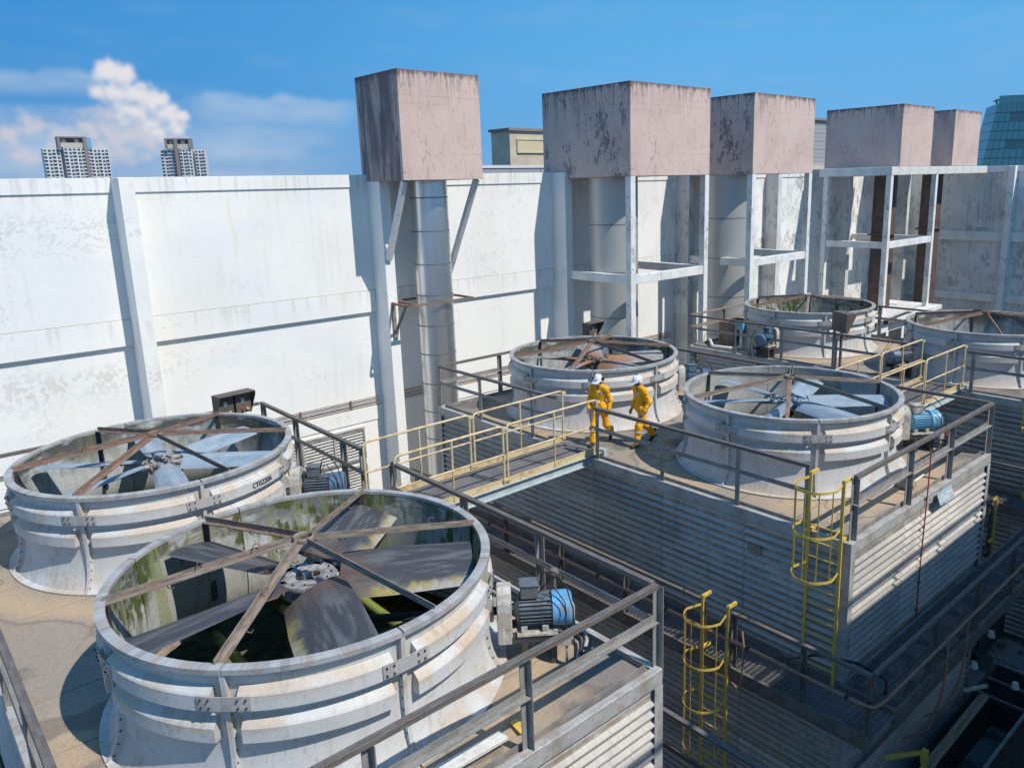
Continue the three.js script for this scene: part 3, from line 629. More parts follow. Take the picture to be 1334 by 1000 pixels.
function coolingCell(xc, label, deckMat, blockIndex) {
  const o = thing('cooling_cell', label, 'cooling tower', [xc, 0, BC]);
  const x0 = xc - HALF, x1 = xc + HALF;
  for (const g of deckSheets) { const m = part(o, 'deck_panel', g, deckMat); m.position.set(0, 0, BC); }
  // curb round the deck
  const f = 0.06;
  const trim = (name, g) => put(o, name, g, M.galvPale);
  trim('edge_trim', box(x0 - f, x1 + f, -0.2, 0.035, BF - f, BF + 0.055, 0.015)); trim('edge_trim', box(x0 - f, x1 + f, -0.2, 0.035, BR - 0.055, BR + f, 0.015));
  trim('edge_trim', box(x0 - f, x0 + 0.055, -0.2, 0.035, BF + 0.058, BR - 0.058, 0.015)); trim('edge_trim', box(x1 - 0.055, x1 + f, -0.2, 0.035, BF + 0.058, BR - 0.058, 0.015));
  const toe = (g) => put(o, 'toe_plate', g, M.galvMid);
  toe(box(x0 + 0.10, x1 - 0.10, 0.006, 0.085, BF + 0.10, BF + 0.112)); toe(box(x0 + 0.10, x1 - 0.10, 0.006, 0.085, BR - 0.112, BR - 0.10));
  toe(box(x0 + 0.10, x0 + 0.112, 0.006, 0.085, BF + 0.115, BR - 0.115)); toe(box(x1 - 0.112, x1 - 0.10, 0.006, 0.085, BF + 0.115, BR - 0.115));
  // inner shell, dark fill, joists and spray pipes below the fans
  put(o, 'inner_shell', [box(x0 + 0.02, x1 - 0.02, GROUND, -0.21, BF + 0.02, BF + 0.06), box(x0 + 0.02, x1 - 0.02, GROUND, -0.21, BR - 0.06, BR - 0.02), box(x0 + 0.02, x0 + 0.06, GROUND, -0.21, BF + 0.063, BR - 0.063), box(x1 - 0.06, x1 - 0.02, GROUND, -0.21, BF + 0.063, BR - 0.063)], M.innerMoss);
  put(o, 'fill_pack', box(x0 + 0.07, x1 - 0.07, -1.6, -1.25, BF + 0.07, BR - 0.07), M.innerMoss);
  for (const fb of FANS) {
    for (const dx of [-1.6, -0.55, 0.5, 1.55]) put(o, 'spray_pipe', cyl(V(xc + dx, -0.30, fb - 2.6), V(xc + dx, -0.30, fb + 2.6), 0.085, 0.075, 10), M.moss);
    put(o, 'header_pipe', cyl(V(xc - 2.0, -0.52, fb - 1.6), V(xc + 2.0, -0.52, fb - 1.6), 0.10, 0.10, 12), M.moss);
    put(o, 'header_pipe', cyl(V(xc - 2.6, -0.52, fb - 0.9), V(xc + 2.6, -0.52, fb - 0.9), 0.13, 0.13, 12), M.moss);
    put(o, 'joist', [box(xc - 3, xc + 3, -0.40, -0.15, fb - 0.42, fb - 0.30), box(xc - 3, xc + 3, -0.40, -0.15, fb + 0.30, fb + 0.42)], M.innerMoss);
    put(o, 'gear_box', [box(xc - 0.28, xc + 0.28, -0.28, 0.5, fb - 0.28, fb + 0.28, 0.05), cyl(V(xc, 0.5, fb), V(xc, 1.15, fb), 0.14, 0.10, 16)], M.dark);
  }
  // corrugated sheets: four faces, three courses
  const courses = [[-2.62, -0.205], [-4.9, -2.63], [GROUND, -4.91]];
  let k = blockIndex;
  const lay = (L, n, pos, turn) => {
    const w = L / n;
    for (let i = 0; i < n; i++) for (const [ya, yb] of courses) {
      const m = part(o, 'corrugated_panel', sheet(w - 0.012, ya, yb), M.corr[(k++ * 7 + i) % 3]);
      const s = i * w + 0.006; m.position.set(pos[0] + (turn === 0 ? s : turn === 2 ? -s : 0) - xc, 0, -(pos[1] + (turn === 1 ? s : turn === 3 ? -s : 0)) + BC);
      m.rotation.y = [0, Math.PI / 2, Math.PI, -Math.PI / 2][turn];
    }
  };
  lay(HALF * 2 - 0.12, 3, [x0 + 0.06, BF], 0);            // near face, towards -b
  lay(BR - BF - 0.12, 6, [x1, BF + 0.06], 1);             // right face
  lay(HALF * 2 - 0.12, 3, [x1 - 0.06, BR], 2);
  lay(BR - BF - 0.12, 6, [x0, BR - 0.06], 3);             // left face
  for (const [cx, sx] of [[x0, 1], [x1, -1]]) for (const [cb, sb] of [[BF, 1], [BR, -1]]) {
    const ex = cx - sx * 0.062, eb = cb - sb * 0.062;
    put(o, 'corner_post', [box(Math.min(ex, ex + sx * 0.16), Math.max(ex, ex + sx * 0.16), GROUND, -0.203, Math.min(eb, eb + sb * 0.012), Math.max(eb, eb + sb * 0.012)), box(Math.min(ex, ex + sx * 0.012), Math.max(ex, ex + sx * 0.012), GROUND, -0.203, Math.min(eb + sb * 0.013, eb + sb * 0.16), Math.max(eb + sb * 0.013, eb + sb * 0.16))], M.galvPale);
  }
  return o;
}
coolingCell(XC[0], 'nearest cooling tower block with sandy deck and corrugated sides carrying the two left fan stacks', M.deckA, 0);
coolingCell(XC[1], 'middle cooling tower block with corrugated sides where the two workers walk', M.deckB, 1);
coolingCell(XC[2], 'far cooling tower block with corrugated sides under the two fan stacks at the right', M.deckA, 2);

// ------------------------------------------------------------------ fan stacks
M.rim = mat({ map: metalTex(1.6, [0.40, 0.40, 0.395], [0.26, 0.255, 0.25], [0.34, 0.26, 0.20], 2.5, 1501, 0.5), roughness: 0.6, name: 'scuffed_rim_paint' });
const D2R = Math.PI / 180;
const polar = (r, deg, y) => new THREE.Vector3(r * Math.cos(deg * D2R), y, -r * Math.sin(deg * D2R));   // deg counted from +x towards +b
const OUT = [[2.42, 0.02], [2.385, 0.07], [2.335, 0.16], [2.295, 0.27], [2.265, 0.40], [2.248, 0.56], [2.242, 0.74], [2.25, 1.0], [2.262, 1.3], [2.275, 1.555]];
const rOut = (y) => { for (let i = 0; i + 1 < OUT.length; i++) if (y <= OUT[i + 1][1]) { const [r0, y0] = OUT[i], [r1, y1] = OUT[i + 1]; return mix(r0, r1, Math.max(0, (y - y0) / (y1 - y0))); } return 2.275; };
// sweep a closed or open profile [[r, y]...] round from a0 to a1 degrees; uv = metres round, height
function sweep(profile, a0, a1, seg, closed = false, caps = false) {
  const pos = [], uv = [], P = closed ? [...profile, profile[0]] : profile;
  const pt = (r, y, a) => { const v = polar(r, a, y); return [v.x, v.y, v.z, a * D2R * 2.3, y]; };
  const tri = (...ps) => { for (const p of ps) { pos.push(p[0], p[1], p[2]); uv.push(p[3], p[4]); } };
  for (let i = 0; i < seg; i++) {
    const a = mix(a0, a1, i / seg), b = mix(a0, a1, (i + 1) / seg);
    for (let j = 0; j + 1 < P.length; j++) { const p = pt(...P[j], a), q = pt(...P[j], b), r = pt(...P[j + 1], b), s = pt(...P[j + 1], a); tri(p, q, r, p, r, s); }
  }
  if (caps) for (const [a, fl] of [[a0, 1], [a1, 0]]) for (let j = 1; j + 1 < profile.length; j++) { const p = pt(...profile[0], a), q = pt(...profile[j], a), r = pt(...profile[j + 1], a); fl ? tri(p, r, q) : tri(p, q, r); }
  const g = new THREE.BufferGeometry(); g.setAttribute('position', new THREE.Float32BufferAttribute(pos, 3)); g.setAttribute('uv', new THREE.Float32BufferAttribute(uv, 2)); g.computeVertexNormals();
  return g;
}
function smoothSweep(profile, a0, a1, seg) {            // smooth round the stack
  const g = sweep(profile, a0, a1, seg), p = g.attributes.position, n = g.attributes.normal;
  const tang = (y) => { let best = 0, bd = 9; for (let j = 0; j < profile.length; j++) { const d = Math.abs(profile[j][1] - y); if (d < bd) { bd = d; best = j; } } const a = profile[Math.max(0, best - 1)], b = profile[Math.min(profile.length - 1, best + 1)]; return [b[0] - a[0], b[1] - a[1]]; };
  for (let i = 0; i < p.count; i++) { const x = p.getX(i), y = p.getY(i), z = p.getZ(i), r = Math.hypot(x, z), [dr, dy] = tang(y), v = new THREE.Vector3(x / r * dy, -dr, z / r * dy).normalize(); n.setXYZ(i, v.x, v.y, v.z); }
  return g;
}
function makeStack(cfg) {
  const o = thing('fan_stack', cfg.label, 'fan stack', [cfg.x, 0, cfg.b], 'round pale fan stacks on the cooling cells');
  const lining = OUT.map(([r, y]) => [r - 0.03, y]);
  for (let k = 0; k < 8; k++) {
    const a = k * 45;
    const m = cfg.skins[k % cfg.skins.length];
    const p = part(o, 'stack_panel', smoothSweep(OUT, a + 0.5, a + 44.5, 14), m);
    part(p, 'raised_rib', sweep([[2.25, 1.375], [2.355, 1.31], [2.368, 1.29], [2.368, 1.125], [2.25, 1.11]], a + 3.4, a + 41.6, 14, true, true), m);
    part(p, 'raised_rib', sweep([[2.24, 1.03], [2.345, 0.94], [2.362, 0.915], [2.362, 0.755], [2.24, 0.735]], a + 3.4, a + 41.6, 14, true, true), m);
    part(o, 'lining_panel', smoothSweep(lining, a + 0.15, a + 44.85, 14), cfg.lining);
    part(o, 'base_flange', sweep([[2.40, 0.012], [2.51, 0.008], [2.51, 0.026], [2.41, 0.034]], a + 0.4, a + 44.6, 14, true, true), m);
    part(o, 'rim_flange', sweep([[2.24, 1.545], [2.335, 1.545], [2.337, 1.525], [2.353, 1.525], [2.355, 1.585], [2.30, 1.592], [2.24, 1.590]], a + 0.25, a + 44.75, 14, true, true), M.rim);
    // bolted seam between two panels
    const fin = [], prof = OUT.map(([r, y]) => [r + 0.07, y]).concat([...OUT].reverse().map(([r, y]) => [r - 0.004, y]));
    for (const q of [-0.34, 0.34]) {
      fin.push(sweep(prof, a + q - 0.31, a + q + 0.31, 1, true));
      for (const e of [a + q - 0.31, a + q + 0.31]) {            // the two flat sides of the flange
        const pos = [], uv = [], P = (r, y) => { const v = polar(r, e, y); pos.push(v.x, v.y, v.z); uv.push(r, y); };
        for (let j = 0; j + 1 < OUT.length; j++) { const [r0, y0] = OUT[j], [r1, y1] = OUT[j + 1]; P(r0 - 0.004, y0); P(r0 + 0.07, y0); P(r1 + 0.07, y1); P(r0 - 0.004, y0); P(r1 + 0.07, y1); P(r1 - 0.004, y1); }
        const g = new THREE.BufferGeometry(); g.setAttribute('position', new THREE.Float32BufferAttribute(pos, 3)); g.setAttribute('uv', new THREE.Float32BufferAttribute(uv, 2)); g.computeVertexNormals(); fin.push(g);
      }
    }
    const sg = merge(fin); { const q = sg.attributes.uv; for (let i = 0; i < q.count; i++) q.setX(i, q.getX(i) + 0.83 + 0.37 * k); }
    const sm = part(o, 'seam_flange', sg, M.stack[0]);
    const bolts = []; for (const y of [0.08, 0.2, 0.34, 0.48, 0.62, 0.76, 0.9, 1.04]) for (const s of [-1, 1]) { const c = polar(rOut(y) + 0.04, a + s * 0.6, y), t = polar(rOut(y) + 0.04, a + s * 0.85, y); bolts.push(cyl(c, t, 0.012, 0.012, 6)); }
    part(sm, 'bolt', merge(bolts), M.bolt, 'stuff');
    const pl = part(o, 'splice_plate', sweep([[2.37, 1.14], [2.382, 1.14], [2.382, 1.30], [2.37, 1.30]], a - 6.6, a + 6.6, 6, true, true), M.galvPale);
    const pb = []; for (const d of [-5.6, -3.6, 3.6, 5.6]) for (const y of [1.175, 1.265]) pb.push(cyl(polar(2.38, a + d, y), polar(2.398, a + d, y), 0.012, 0.012, 6));
    part(pl, 'bolt', merge(pb), M.bolt, 'stuff');
  }
  // star brace across the mouth
  for (let k = 0; k < 6; k++) {
    const a = cfg.spokes + k * 60, p = polar(2.27, a, 1.60), q = polar(0.11, a, 1.88);
    const s = part(o, 'brace_arm', angle(p, q, 0.085, 0.012, 1, -1), k === cfg.rustArm ? M.rust : cfg.brace);
    const hk = []; for (const t of cfg.hooks) { const c = p.clone().lerp(q, t + hash(k, t * 100 | 0, 3) * 0.08), up = hash(k, t * 100 | 0, 9) > 0.5 ? 1 : -1; hk.push(tube([c.clone().add(new THREE.Vector3(0, 0.03 * up, 0)), c.clone().add(new THREE.Vector3(0.01, 0.09 * up, 0)), c.clone().add(new THREE.Vector3(0.05, 0.12 * up, 0.02)), c.clone().add(new THREE.Vector3(0.075, 0.085 * up, 0.03))], 0.007, 8, 5)); }
    if (hk.length) part(s, 'hook', merge(hk), M.rust, 'stuff');
    part(o, 'brace_leg', bar(polar(rOut(1.5) - 0.055, a, 1.56), polar(rOut(0.35) - 0.055, a, 0.35), 0.09, 0.012, 0, polar(1, a, 0)), M.dark);
  }
  { const g = flat(new THREE.TorusGeometry(0.12, 0.014, 6, 28)); g.rotateX(Math.PI / 2); g.scale(1, 3.2, 1); g.translate(0, 1.875, 0); part(o, 'brace_ring', g, cfg.brace); }
  return o;
}
const sk = M.stack, fanX = [3.74, 15.12, 26.55];
makeStack({ x: fanX[0], b: 9.07, skins: [sk[2], sk[0], sk[1]], lining: M.liningMoss, spokes: -16.5, brace: M.brace, rustArm: 2, hooks: [0.25, 0.45, 0.7, 0.85], label: 'biggest fan stack at the front, mossy inside, with brown star brace over dirty blades' });
const numberedStack = makeStack({ x: fanX[0], b: 15.28, skins: [sk[0], sk[1], sk[0]], lining: M.liningGrime, spokes: -16.5, brace: M.rust, rustArm: 1, hooks: [0.5], label: 'pale fan stack at the left edge marked with black stencilled letters on its upper rib' });
makeStack({ x: fanX[1], b: 9.05, skins: [sk[2], sk[1], sk[2], sk[0]], lining: M.liningClean, spokes: 30, brace: M.brace, rustArm: 3, hooks: [], label: 'fan stack on the middle block nearest the sky blue motor, around light blue blades' });
makeStack({ x: fanX[1], b: 15.27, skins: [sk[1], sk[0]], lining: M.liningGrime, spokes: 31, brace: M.rust, rustArm: 0, hooks: [], label: 'fan stack behind the two workers with rusty brown blades' });
makeStack({ x: fanX[2], b: 15.26, skins: [sk[0], sk[2]], lining: M.liningMoss, spokes: 29, brace: M.brace, rustArm: 2, hooks: [], label: 'small-looking far fan stack left of the second bridge with green growth inside' });
makeStack({ x: fanX[2], b: 9.0, skins: [sk[1], sk[0], sk[1]], lining: M.liningGrime, spokes: 30, brace: M.rust, rustArm: 4, hooks: [], label: 'fan stack cut by the right edge of the picture' });

// ------------------------------------------------------------------ fans inside the stacks
// blade along +x from r0 to r1, pitched; uv 0..1 along / across
function bladeGeo(r0, r1, c0, c1, p0, p1, thick) {
  const N = 10, K = 12, pos = [], uv = [];
  const ring = (t) => {
    const r = mix(r0, r1, t), c = mix(c0, c1, Math.min(1, t * 2.5)), p = mix(p0, p1, t), th = thick * mix(1, 0.6, t), out = [];
    for (let k = 0; k < K; k++) {
      const f = k / K, up = f < 0.5, s = up ? f * 2 : 2 - f * 2, x = (s - 0.5) * c, camber = 0.06 * c * (1 - Math.pow(2 * s - 1, 2)), y = camber + (up ? 1 : -1) * th * Math.sqrt(Math.max(0, s)) * (1 - s) * 1.6;
      const yy = y * Math.cos(p) - x * Math.sin(p), zz = x * Math.cos(p) + y * Math.sin(p);
      out.push([r, yy, zz, t, s]);
    }
    return out;
  };
  const tri = (...ps) => { for (const p of ps) { pos.push(p[0], p[1], p[2]); uv.push(p[3], p[4]); } };
  for (let i = 0; i < N; i++) { const A = ring(i / N), B = ring((i + 1) / N); for (let k = 0; k < K; k++) { const j = (k + 1) % K; tri(A[k], B[k], B[j], A[k], B[j], A[j]); } }
  const E = ring(1); for (let k = 1; k + 1 < K; k++) tri(E[0], E[k + 1], E[k]);
  const S = ring(0); for (let k = 1; k + 1 < K; k++) tri(S[0], S[k], S[k + 1]);
  const g = new THREE.BufferGeometry(); g.setAttribute('position', new THREE.Float32BufferAttribute(pos, 3)); g.setAttribute('uv', new THREE.Float32BufferAttribute(uv, 2)); g.computeVertexNormals();
  return g;
}
function makeFan(cfg) {
  const o = thing('cooling_fan', cfg.label, 'fan', [cfg.x, 1.34, cfg.b], 'cooling fans inside the stacks');
  const R = cfg.hubR;
  const P3 = (x, y, z) => new THREE.Vector3(x, y, z);
  part(o, 'hub', merge([lathe([[R * 0.46, -0.02], [R * 0.46, 0.03], [R * 0.97, 0.03], [R, 0.02], [R, -0.05], [R * 0.9, -0.06]], 32), cyl(P3(0, -0.2, 0), P3(0, -0.03, 0), R * 0.9, R * 0.9, 28), cyl(P3(0, -0.03, 0), P3(0, 0.07, 0), R * 0.2, R * 0.18, 16)].map((g) => boxUV(flat(g)))), cfg.hub);
  const bl = []; for (let k = 0; k < 12; k++) bl.push(cyl(polar(R * 0.84, k * 30, 0.03), polar(R * 0.84, k * 30, 0.05), 0.013, 0.013, 6)); for (let k = 0; k < 4; k++) bl.push(cyl(polar(R * 0.33, k * 90, -0.02), polar(R * 0.33, k * 90, 0.03), 0.03, 0.03, 6));
  part(o, 'bolt', merge(bl), M.bolt, 'stuff');
  const bg = bladeGeo(0.42, 2.12, cfg.root, cfg.tip, cfg.pitch, cfg.pitch * 0.55, 0.07);
  for (let k = 0; k < cfg.n; k++) {
    const m = part(o, 'blade', bg, cfg.blade); m.rotation.y = (cfg.at + k * 360 / cfg.n) * D2R; m.position.y = -0.03;
    const s = part(o, 'blade_root', merge([cyl(new THREE.Vector3(R * 0.5, 0, 0), new THREE.Vector3(0.62, 0, 0), 0.05, 0.045, 10), flat(new THREE.BoxGeometry(0.09, 0.12, 0.13)).translate(R * 0.9, 0, 0)].map((g) => { if (!g.attributes.uv) boxUV(g); return g; })), cfg.hub); s.rotation.y = m.rotation.y; s.position.y = -0.03;
  }
  return o;
}
makeFan({ x: fanX[0], b: 9.07, n: 5, at: -33, root: 0.80, tip: 0.88, pitch: 0.38, hubR: 0.36, hub: M.hubWhite, blade: M.bladeDirty, label: 'dark dirty five-bladed fan with yellow-edged blades under the front brown star brace' });
makeFan({ x: fanX[0], b: 15.28, n: 6, at: 22, root: 0.42, tip: 0.50, pitch: 0.36, hubR: 0.22, hub: M.hubWhite, blade: M.bladeBlue, label: 'pale blue fan inside the stack at the left edge' });
makeFan({ x: fanX[1], b: 9.05, n: 6, at: 16, root: 0.44, tip: 0.52, pitch: 0.36, hubR: 0.22, hub: M.bladeBlue, blade: M.bladeBlue, label: 'six-bladed light blue fan inside the stack on the middle block' });
makeFan({ x: fanX[1], b: 15.27, n: 5, at: -24, root: 0.5, tip: 0.66, pitch: 0.36, hubR: 0.26, hub: M.rust, blade: M.bladeRust, label: 'rusty fan inside the stack behind the two workers' });
for (const [b, lab] of [[15.26, 'dark motionless fan deep in the far stack left of the second bridge'], [9.0, 'dark motionless fan in the stack cut by the right picture edge']]) {
  const o = makeFan({ x: fanX[2], b, n: 5, at: 10, root: 0.4, tip: 0.5, pitch: 0.3, hubR: 0.24, hub: M.rust, blade: M.bladeRust, label: lab });
  o.position.y = 0.55;
}
// stencilled number on the left stack's upper rib
{
  const font = await new FontLoader().loadAsync('fonts/droid/droid_sans_bold.typeface.json');
  const list = [];
  [...'CT0220A'].forEach((ch, i) => {
    const g = flat(new TextGeometry(ch, { font, size: 0.092, depth: 0.006, curveSegments: 4 })); g.computeBoundingBox(); g.translate(-(g.boundingBox.max.x + g.boundingBox.min.x) / 2, 0, 0);
    const a = -68 + i * 1.62, p = polar(2.3675, a, 0), d = polar(1, a, 0);
    g.rotateY(Math.atan2(d.x, d.z)); g.translate(p.x, 1.163, p.z); list.push(g);
  });
  part(numberedStack, 'stencil_lettering', merge(list), M.black);
}

// ------------------------------------------------------------------ drive motors (axis along +x of the group, towards the deck's corner)
M.motorDull = mat({ map: metalTex(0.8, [0.075, 0.16, 0.26], [0.05, 0.10, 0.17], [0.20, 0.20, 0.19], 4, 895, 0.5), roughness: 0.5, name: 'dull_blue_paint' });
function makeMotor(cfg) {
  const o = thing('drive_motor', cfg.label, 'motor', [cfg.x, 0, cfg.b], 'fan drive motors on the decks');
  o.rotation.y = cfg.at * D2R;
  const W = (x, y, z) => new THREE.Vector3(x, y, z), Y = 0.68, s = cfg.r0 ?? 2.5;
  const X = (v) => v - 2.5 + s;
  part(o, 'drive_shaft', cyl(W(0.3, Y, 0), W(X(2.45), Y, 0), 0.055, 0.055, 12), M.dark);
  part(o, 'shaft_collar', cyl(W(2.16, Y, 0), W(2.36, Y, 0), 0.16, 0.14, 16), M.guard);
  const gs = new THREE.Shape(); gs.moveTo(-0.21, -0.36); gs.lineTo(0.21, -0.36); gs.lineTo(0.21, 0.16); gs.absarc(0, 0.16, 0.21, 0, Math.PI, false); gs.lineTo(-0.21, -0.36);
  { const g = flat(new THREE.ExtrudeGeometry(gs, { depth: 0.17, bevelEnabled: true, bevelSize: 0.012, bevelThickness: 0.012, bevelSegments: 1, curveSegments: 10 })); g.rotateY(Math.PI / 2); g.translate(X(2.42), Y, 0); part(o, 'belt_guard', boxUV(g), M.guard); }
  const bodyM = cfg.body, endM = cfg.cover;
  part(o, 'motor_body', merge([cyl(W(X(2.70), Y, 0), W(X(3.14), Y, 0), 0.185, 0.185, 28), cyl(W(X(2.645), Y, 0), W(X(2.70), Y, 0), 0.13, 0.225, 24), cyl(W(X(2.60), Y, 0), W(X(2.645), Y, 0), 0.07, 0.10, 16)]), bodyM);
  const fins = []; for (let k = 0; k < 26; k++) { const a = k / 26 * Math.PI * 2; if (Math.abs(a - Math.PI / 2) < 0.45) continue; const g = flat(new THREE.BoxGeometry(0.42, 0.045, 0.010)); g.translate(0, 0.198, 0); g.rotateX(-(a - Math.PI / 2)); g.translate(X(2.92), Y, 0); fins.push(boxUV(g)); }
  part(o, 'cooling_fin', merge(fins), bodyM, 'stuff');
  part(o, 'fan_cover', merge([cyl(W(X(3.14), Y, 0), W(X(3.36), Y, 0), 0.228, 0.228, 32), cyl(W(X(3.36), Y, 0), W(X(3.40), Y, 0), 0.228, 0.19, 32), cyl(W(X(3.39), Y, 0), W(X(3.402), Y, 0), 0.19, 0.185, 32)]), endM);
  part(o, 'junction_box', merge([box(X(2.72), X(2.96), Y + 0.19, Y + 0.36, -0.11, 0.11, 0.02), box(X(2.71), X(2.97), Y + 0.362, Y + 0.40, -0.12, 0.12, 0.012)]), cfg.jbox ?? bodyM);
  part(o, 'mounting_plate', merge([box(X(2.66), X(3.2), Y - 0.27, Y - 0.235, -0.24, 0.24, 0.006), box(X(2.72), X(2.80), Y - 0.235, Y - 0.15, -0.2, 0.2), box(X(3.0), X(3.08), Y - 0.235, Y - 0.15, -0.2, 0.2)]), M.guard);
  part(o, 'stand', merge([box(X(2.5), X(3.36), Y - 0.36, Y - 0.273, -0.22, -0.14), box(X(2.5), X(3.36), Y - 0.36, Y - 0.273, 0.14, 0.22), box(X(2.72), X(2.80), 0.005, Y - 0.363, -0.24, -0.12), box(X(2.72), X(2.80), 0.005, Y - 0.363, 0.12, 0.24), box(X(3.1), X(3.18), 0.005, Y - 0.363, -0.24, 0.24), box(X(2.72), X(2.80), 0.005, Y - 0.363, -0.117, 0.117)]), M.dark);
  part(o, 'cable', merge([tube([W(X(2.96), Y + 0.28, 0), W(X(3.02), Y + 0.52, 0.03), W(X(3.18), Y + 0.56, 0.10), W(X(3.32), Y + 0.40, 0.20), W(X(3.40), Y + 0.1, 0.30), W(X(3.40), 0.03, 0.36)], 0.010, 40, 6), tube([W(X(2.96), Y + 0.25, 0.05), W(X(3.1), Y + 0.45, 0.14), W(X(3.3), Y + 0.2, 0.27), W(X(3.3), 0.02, 0.34)], 0.008, 32, 6)]), M.black);
  part(o, 'switch_box', merge([box(X(3.24), X(3.36), Y - 0.36, Y - 0.2, -0.36, -0.26, 0.01), box(X(3.28), X(3.32), 0.005, Y - 0.363, -0.33, -0.29)]), M.guard);
  if (cfg.sw) part(o, 'stop_switch', box(X(3.36), X(3.42), Y - 0.30, Y - 0.16, -0.38, -0.24, 0.01), cfg.sw);
  return o;
}
makeMotor({ x: fanX[0], b: 9.07, at: -38, body: M.motorGrey, cover: M.motorBlue, label: 'grey finned motor with chipped blue fan cover beside the front fan stack' });
makeMotor({ x: fanX[0], b: 15.28, at: -36, r0: 2.42, body: M.motorGrey, cover: M.motorDull, label: 'grey and blue motor mostly hidden between the two left fan stacks' });
makeMotor({ x: fanX[1], b: 9.05, at: -36, r0: 2.7, body: M.motorSky, cover: M.motorSky, jbox: M.guard, sw: M.red, label: 'sky blue motor with a red switch on the middle block' });
makeMotor({ x: fanX[1], b: 15.27, at: -36, body: M.motorDull, cover: M.motorDull, label: 'blue motor behind the middle block, its pale guard showing between two stacks' });
makeMotor({ x: fanX[2], b: 15.26, at: 182, body: M.motorDull, cover: M.motorDull, label: 'blue motor on the far block left of the far stack' });
makeMotor({ x: fanX[2], b: 9.0, at: 150, body: M.motorGrey, cover: M.motorDull, label: 'dark blue motor at the end of the second bridge' });

// ------------------------------------------------------------------ guard rails
const RH = 1.24;
function guardRail(label, p, q, posts, opt = {}) {
  const y0 = opt.y ?? 0, h = opt.h ?? RH, mid = opt.mid ?? 0.74, m = opt.m ?? M.galv;
  const L = Math.hypot(q[0] - p[0], q[1] - p[1]), d = [(q[0] - p[0]) / L, (q[1] - p[1]) / L];
  const o = thing('guard_rail', label, 'railing', [(p[0] + q[0]) / 2, y0, (p[1] + q[1]) / 2], opt.group ?? 'grey steel railings round the decks');
  put(o, 'top_rail', bar(V(p[0], y0 + h - 0.035, p[1]), V(q[0], y0 + h - 0.035, q[1]), 0.085, 0.07, 0.008), m);
  put(o, 'mid_rail', angle(V(p[0], y0 + mid, p[1]), V(q[0], y0 + mid, q[1]), 0.09, 0.012, opt.in ?? 1, -1), opt.m ?? M.galvMid);
  for (const s of posts) {
    const x = p[0] + d[0] * s, b = p[1] + d[1] * s;
    put(o, 'post', angle(V(x, y0 - (opt.down ?? 0.12), b), V(x, y0 + h - 0.073, b), 0.10, 0.012, opt.ax ?? 1, opt.ay ?? 1, V(0, 0, 1)), opt.m ?? M.galvMid);
  }
  if (opt.kick) put(o, 'kick_plate', bar(V(p[0], y0 + 0.06, p[1]), V(q[0], y0 + 0.06, q[1]), 0.012, 0.12), m);
  return o;
}
const XL = XC.map((x) => x - HALF - 0.0), XR = XC.map((x) => x + HALF);
// near block
guardRail('grey railing along the front edge of the nearest block before the biggest fan stack', [XL[0] + 0.06, BF], [XR[0], BF], [0.1, 2.15, 4.05, 6.25]);
guardRail('grey railing along the right edge of the nearest block, up to the first bridge', [XR[0], BF + 0.06], [XR[0], 12.32], [2.2, 4.1, 6.35]);
guardRail('grey railing on the nearest block beyond the first bridge, before the louvre vents', [XR[0], 13.4], [XR[0], BR], [0.05, 0.85, 3.1, 4.9]);
guardRail('grey railing along the left edge of the nearest block in the bottom left corner', [XL[0], BF + 0.06], [XL[0], BR], [0.6, 2.9, 5.0, 7.2, 9.4, 11.6], { ax: -1 });
guardRail('grey railing along the rear edge of the nearest block behind the left fan stack', [XL[0] + 0.06, BR], [XR[0] - 0.06, BR], [0.2, 2.3, 4.3]);
// middle block
guardRail('grey railing along the left edge of the middle block in front of the two workers', [XL[1] + 0.03, 6.72], [XL[1] + 0.03, 12.12], [0.03, 1.5, 3.38, 5.3], { ax: -1 });
guardRail('grey railing along the left rear edge of the middle block, beyond the first bridge', [XL[1] + 0.03, 13.4], [XL[1] + 0.03, BR], [0.9, 3.05, 4.97], { ax: -1 });
guardRail('grey railing along the front edge of the middle block above the lit corrugated side', [XL[1] + 0.06, BF], [XR[1], BF], [0.02, 2.16, 4.05, 6.2]);
guardRail('grey railing along the rear edge of the middle block in front of the shiny duct', [XL[1] + 0.1, BR], [XR[1], BR], [2.1, 4.2, 6.1]);
guardRail('grey railing at the right front of the middle block beside the sky blue motor', [XR[1], BF + 0.06], [XR[1], 8.4], [2.3]);
guardRail('grey railing at the right rear of the middle block, beyond the second bridge', [XR[1], 9.75], [XR[1], BR], [0.05, 2.2, 4.4, 6.5, 8.5]);
// far block
guardRail('grey railing at the left front of the far block by the right picture edge', [XL[2], BF + 0.06], [XL[2], 8.33], [0.1, 2.2], { ax: -1 });
guardRail('grey railing left of the far block before the small-looking far stack', [XL[2], 9.78], [XL[2], BR], [0.05, 2.6, 4.6, 6.5, 8.57], { ax: -1 });
guardRail('grey railing along the front edge of the far block', [XL[2] + 0.06, BF], [XR[2], BF], [0.02, 2.1, 4.1, 6.2]);
guardRail('rusty railing along the rear edge of the far block near the brown ducts', [XL[2] + 0.06, BR], [XR[2], BR], [2.1, 4.1, 6.2], { m: M.brace });
guardRail('grey railing along the right edge of the far block', [XR[2], BF + 0.06], [XR[2], BR], [2, 4, 6, 8, 10, 12.4]);

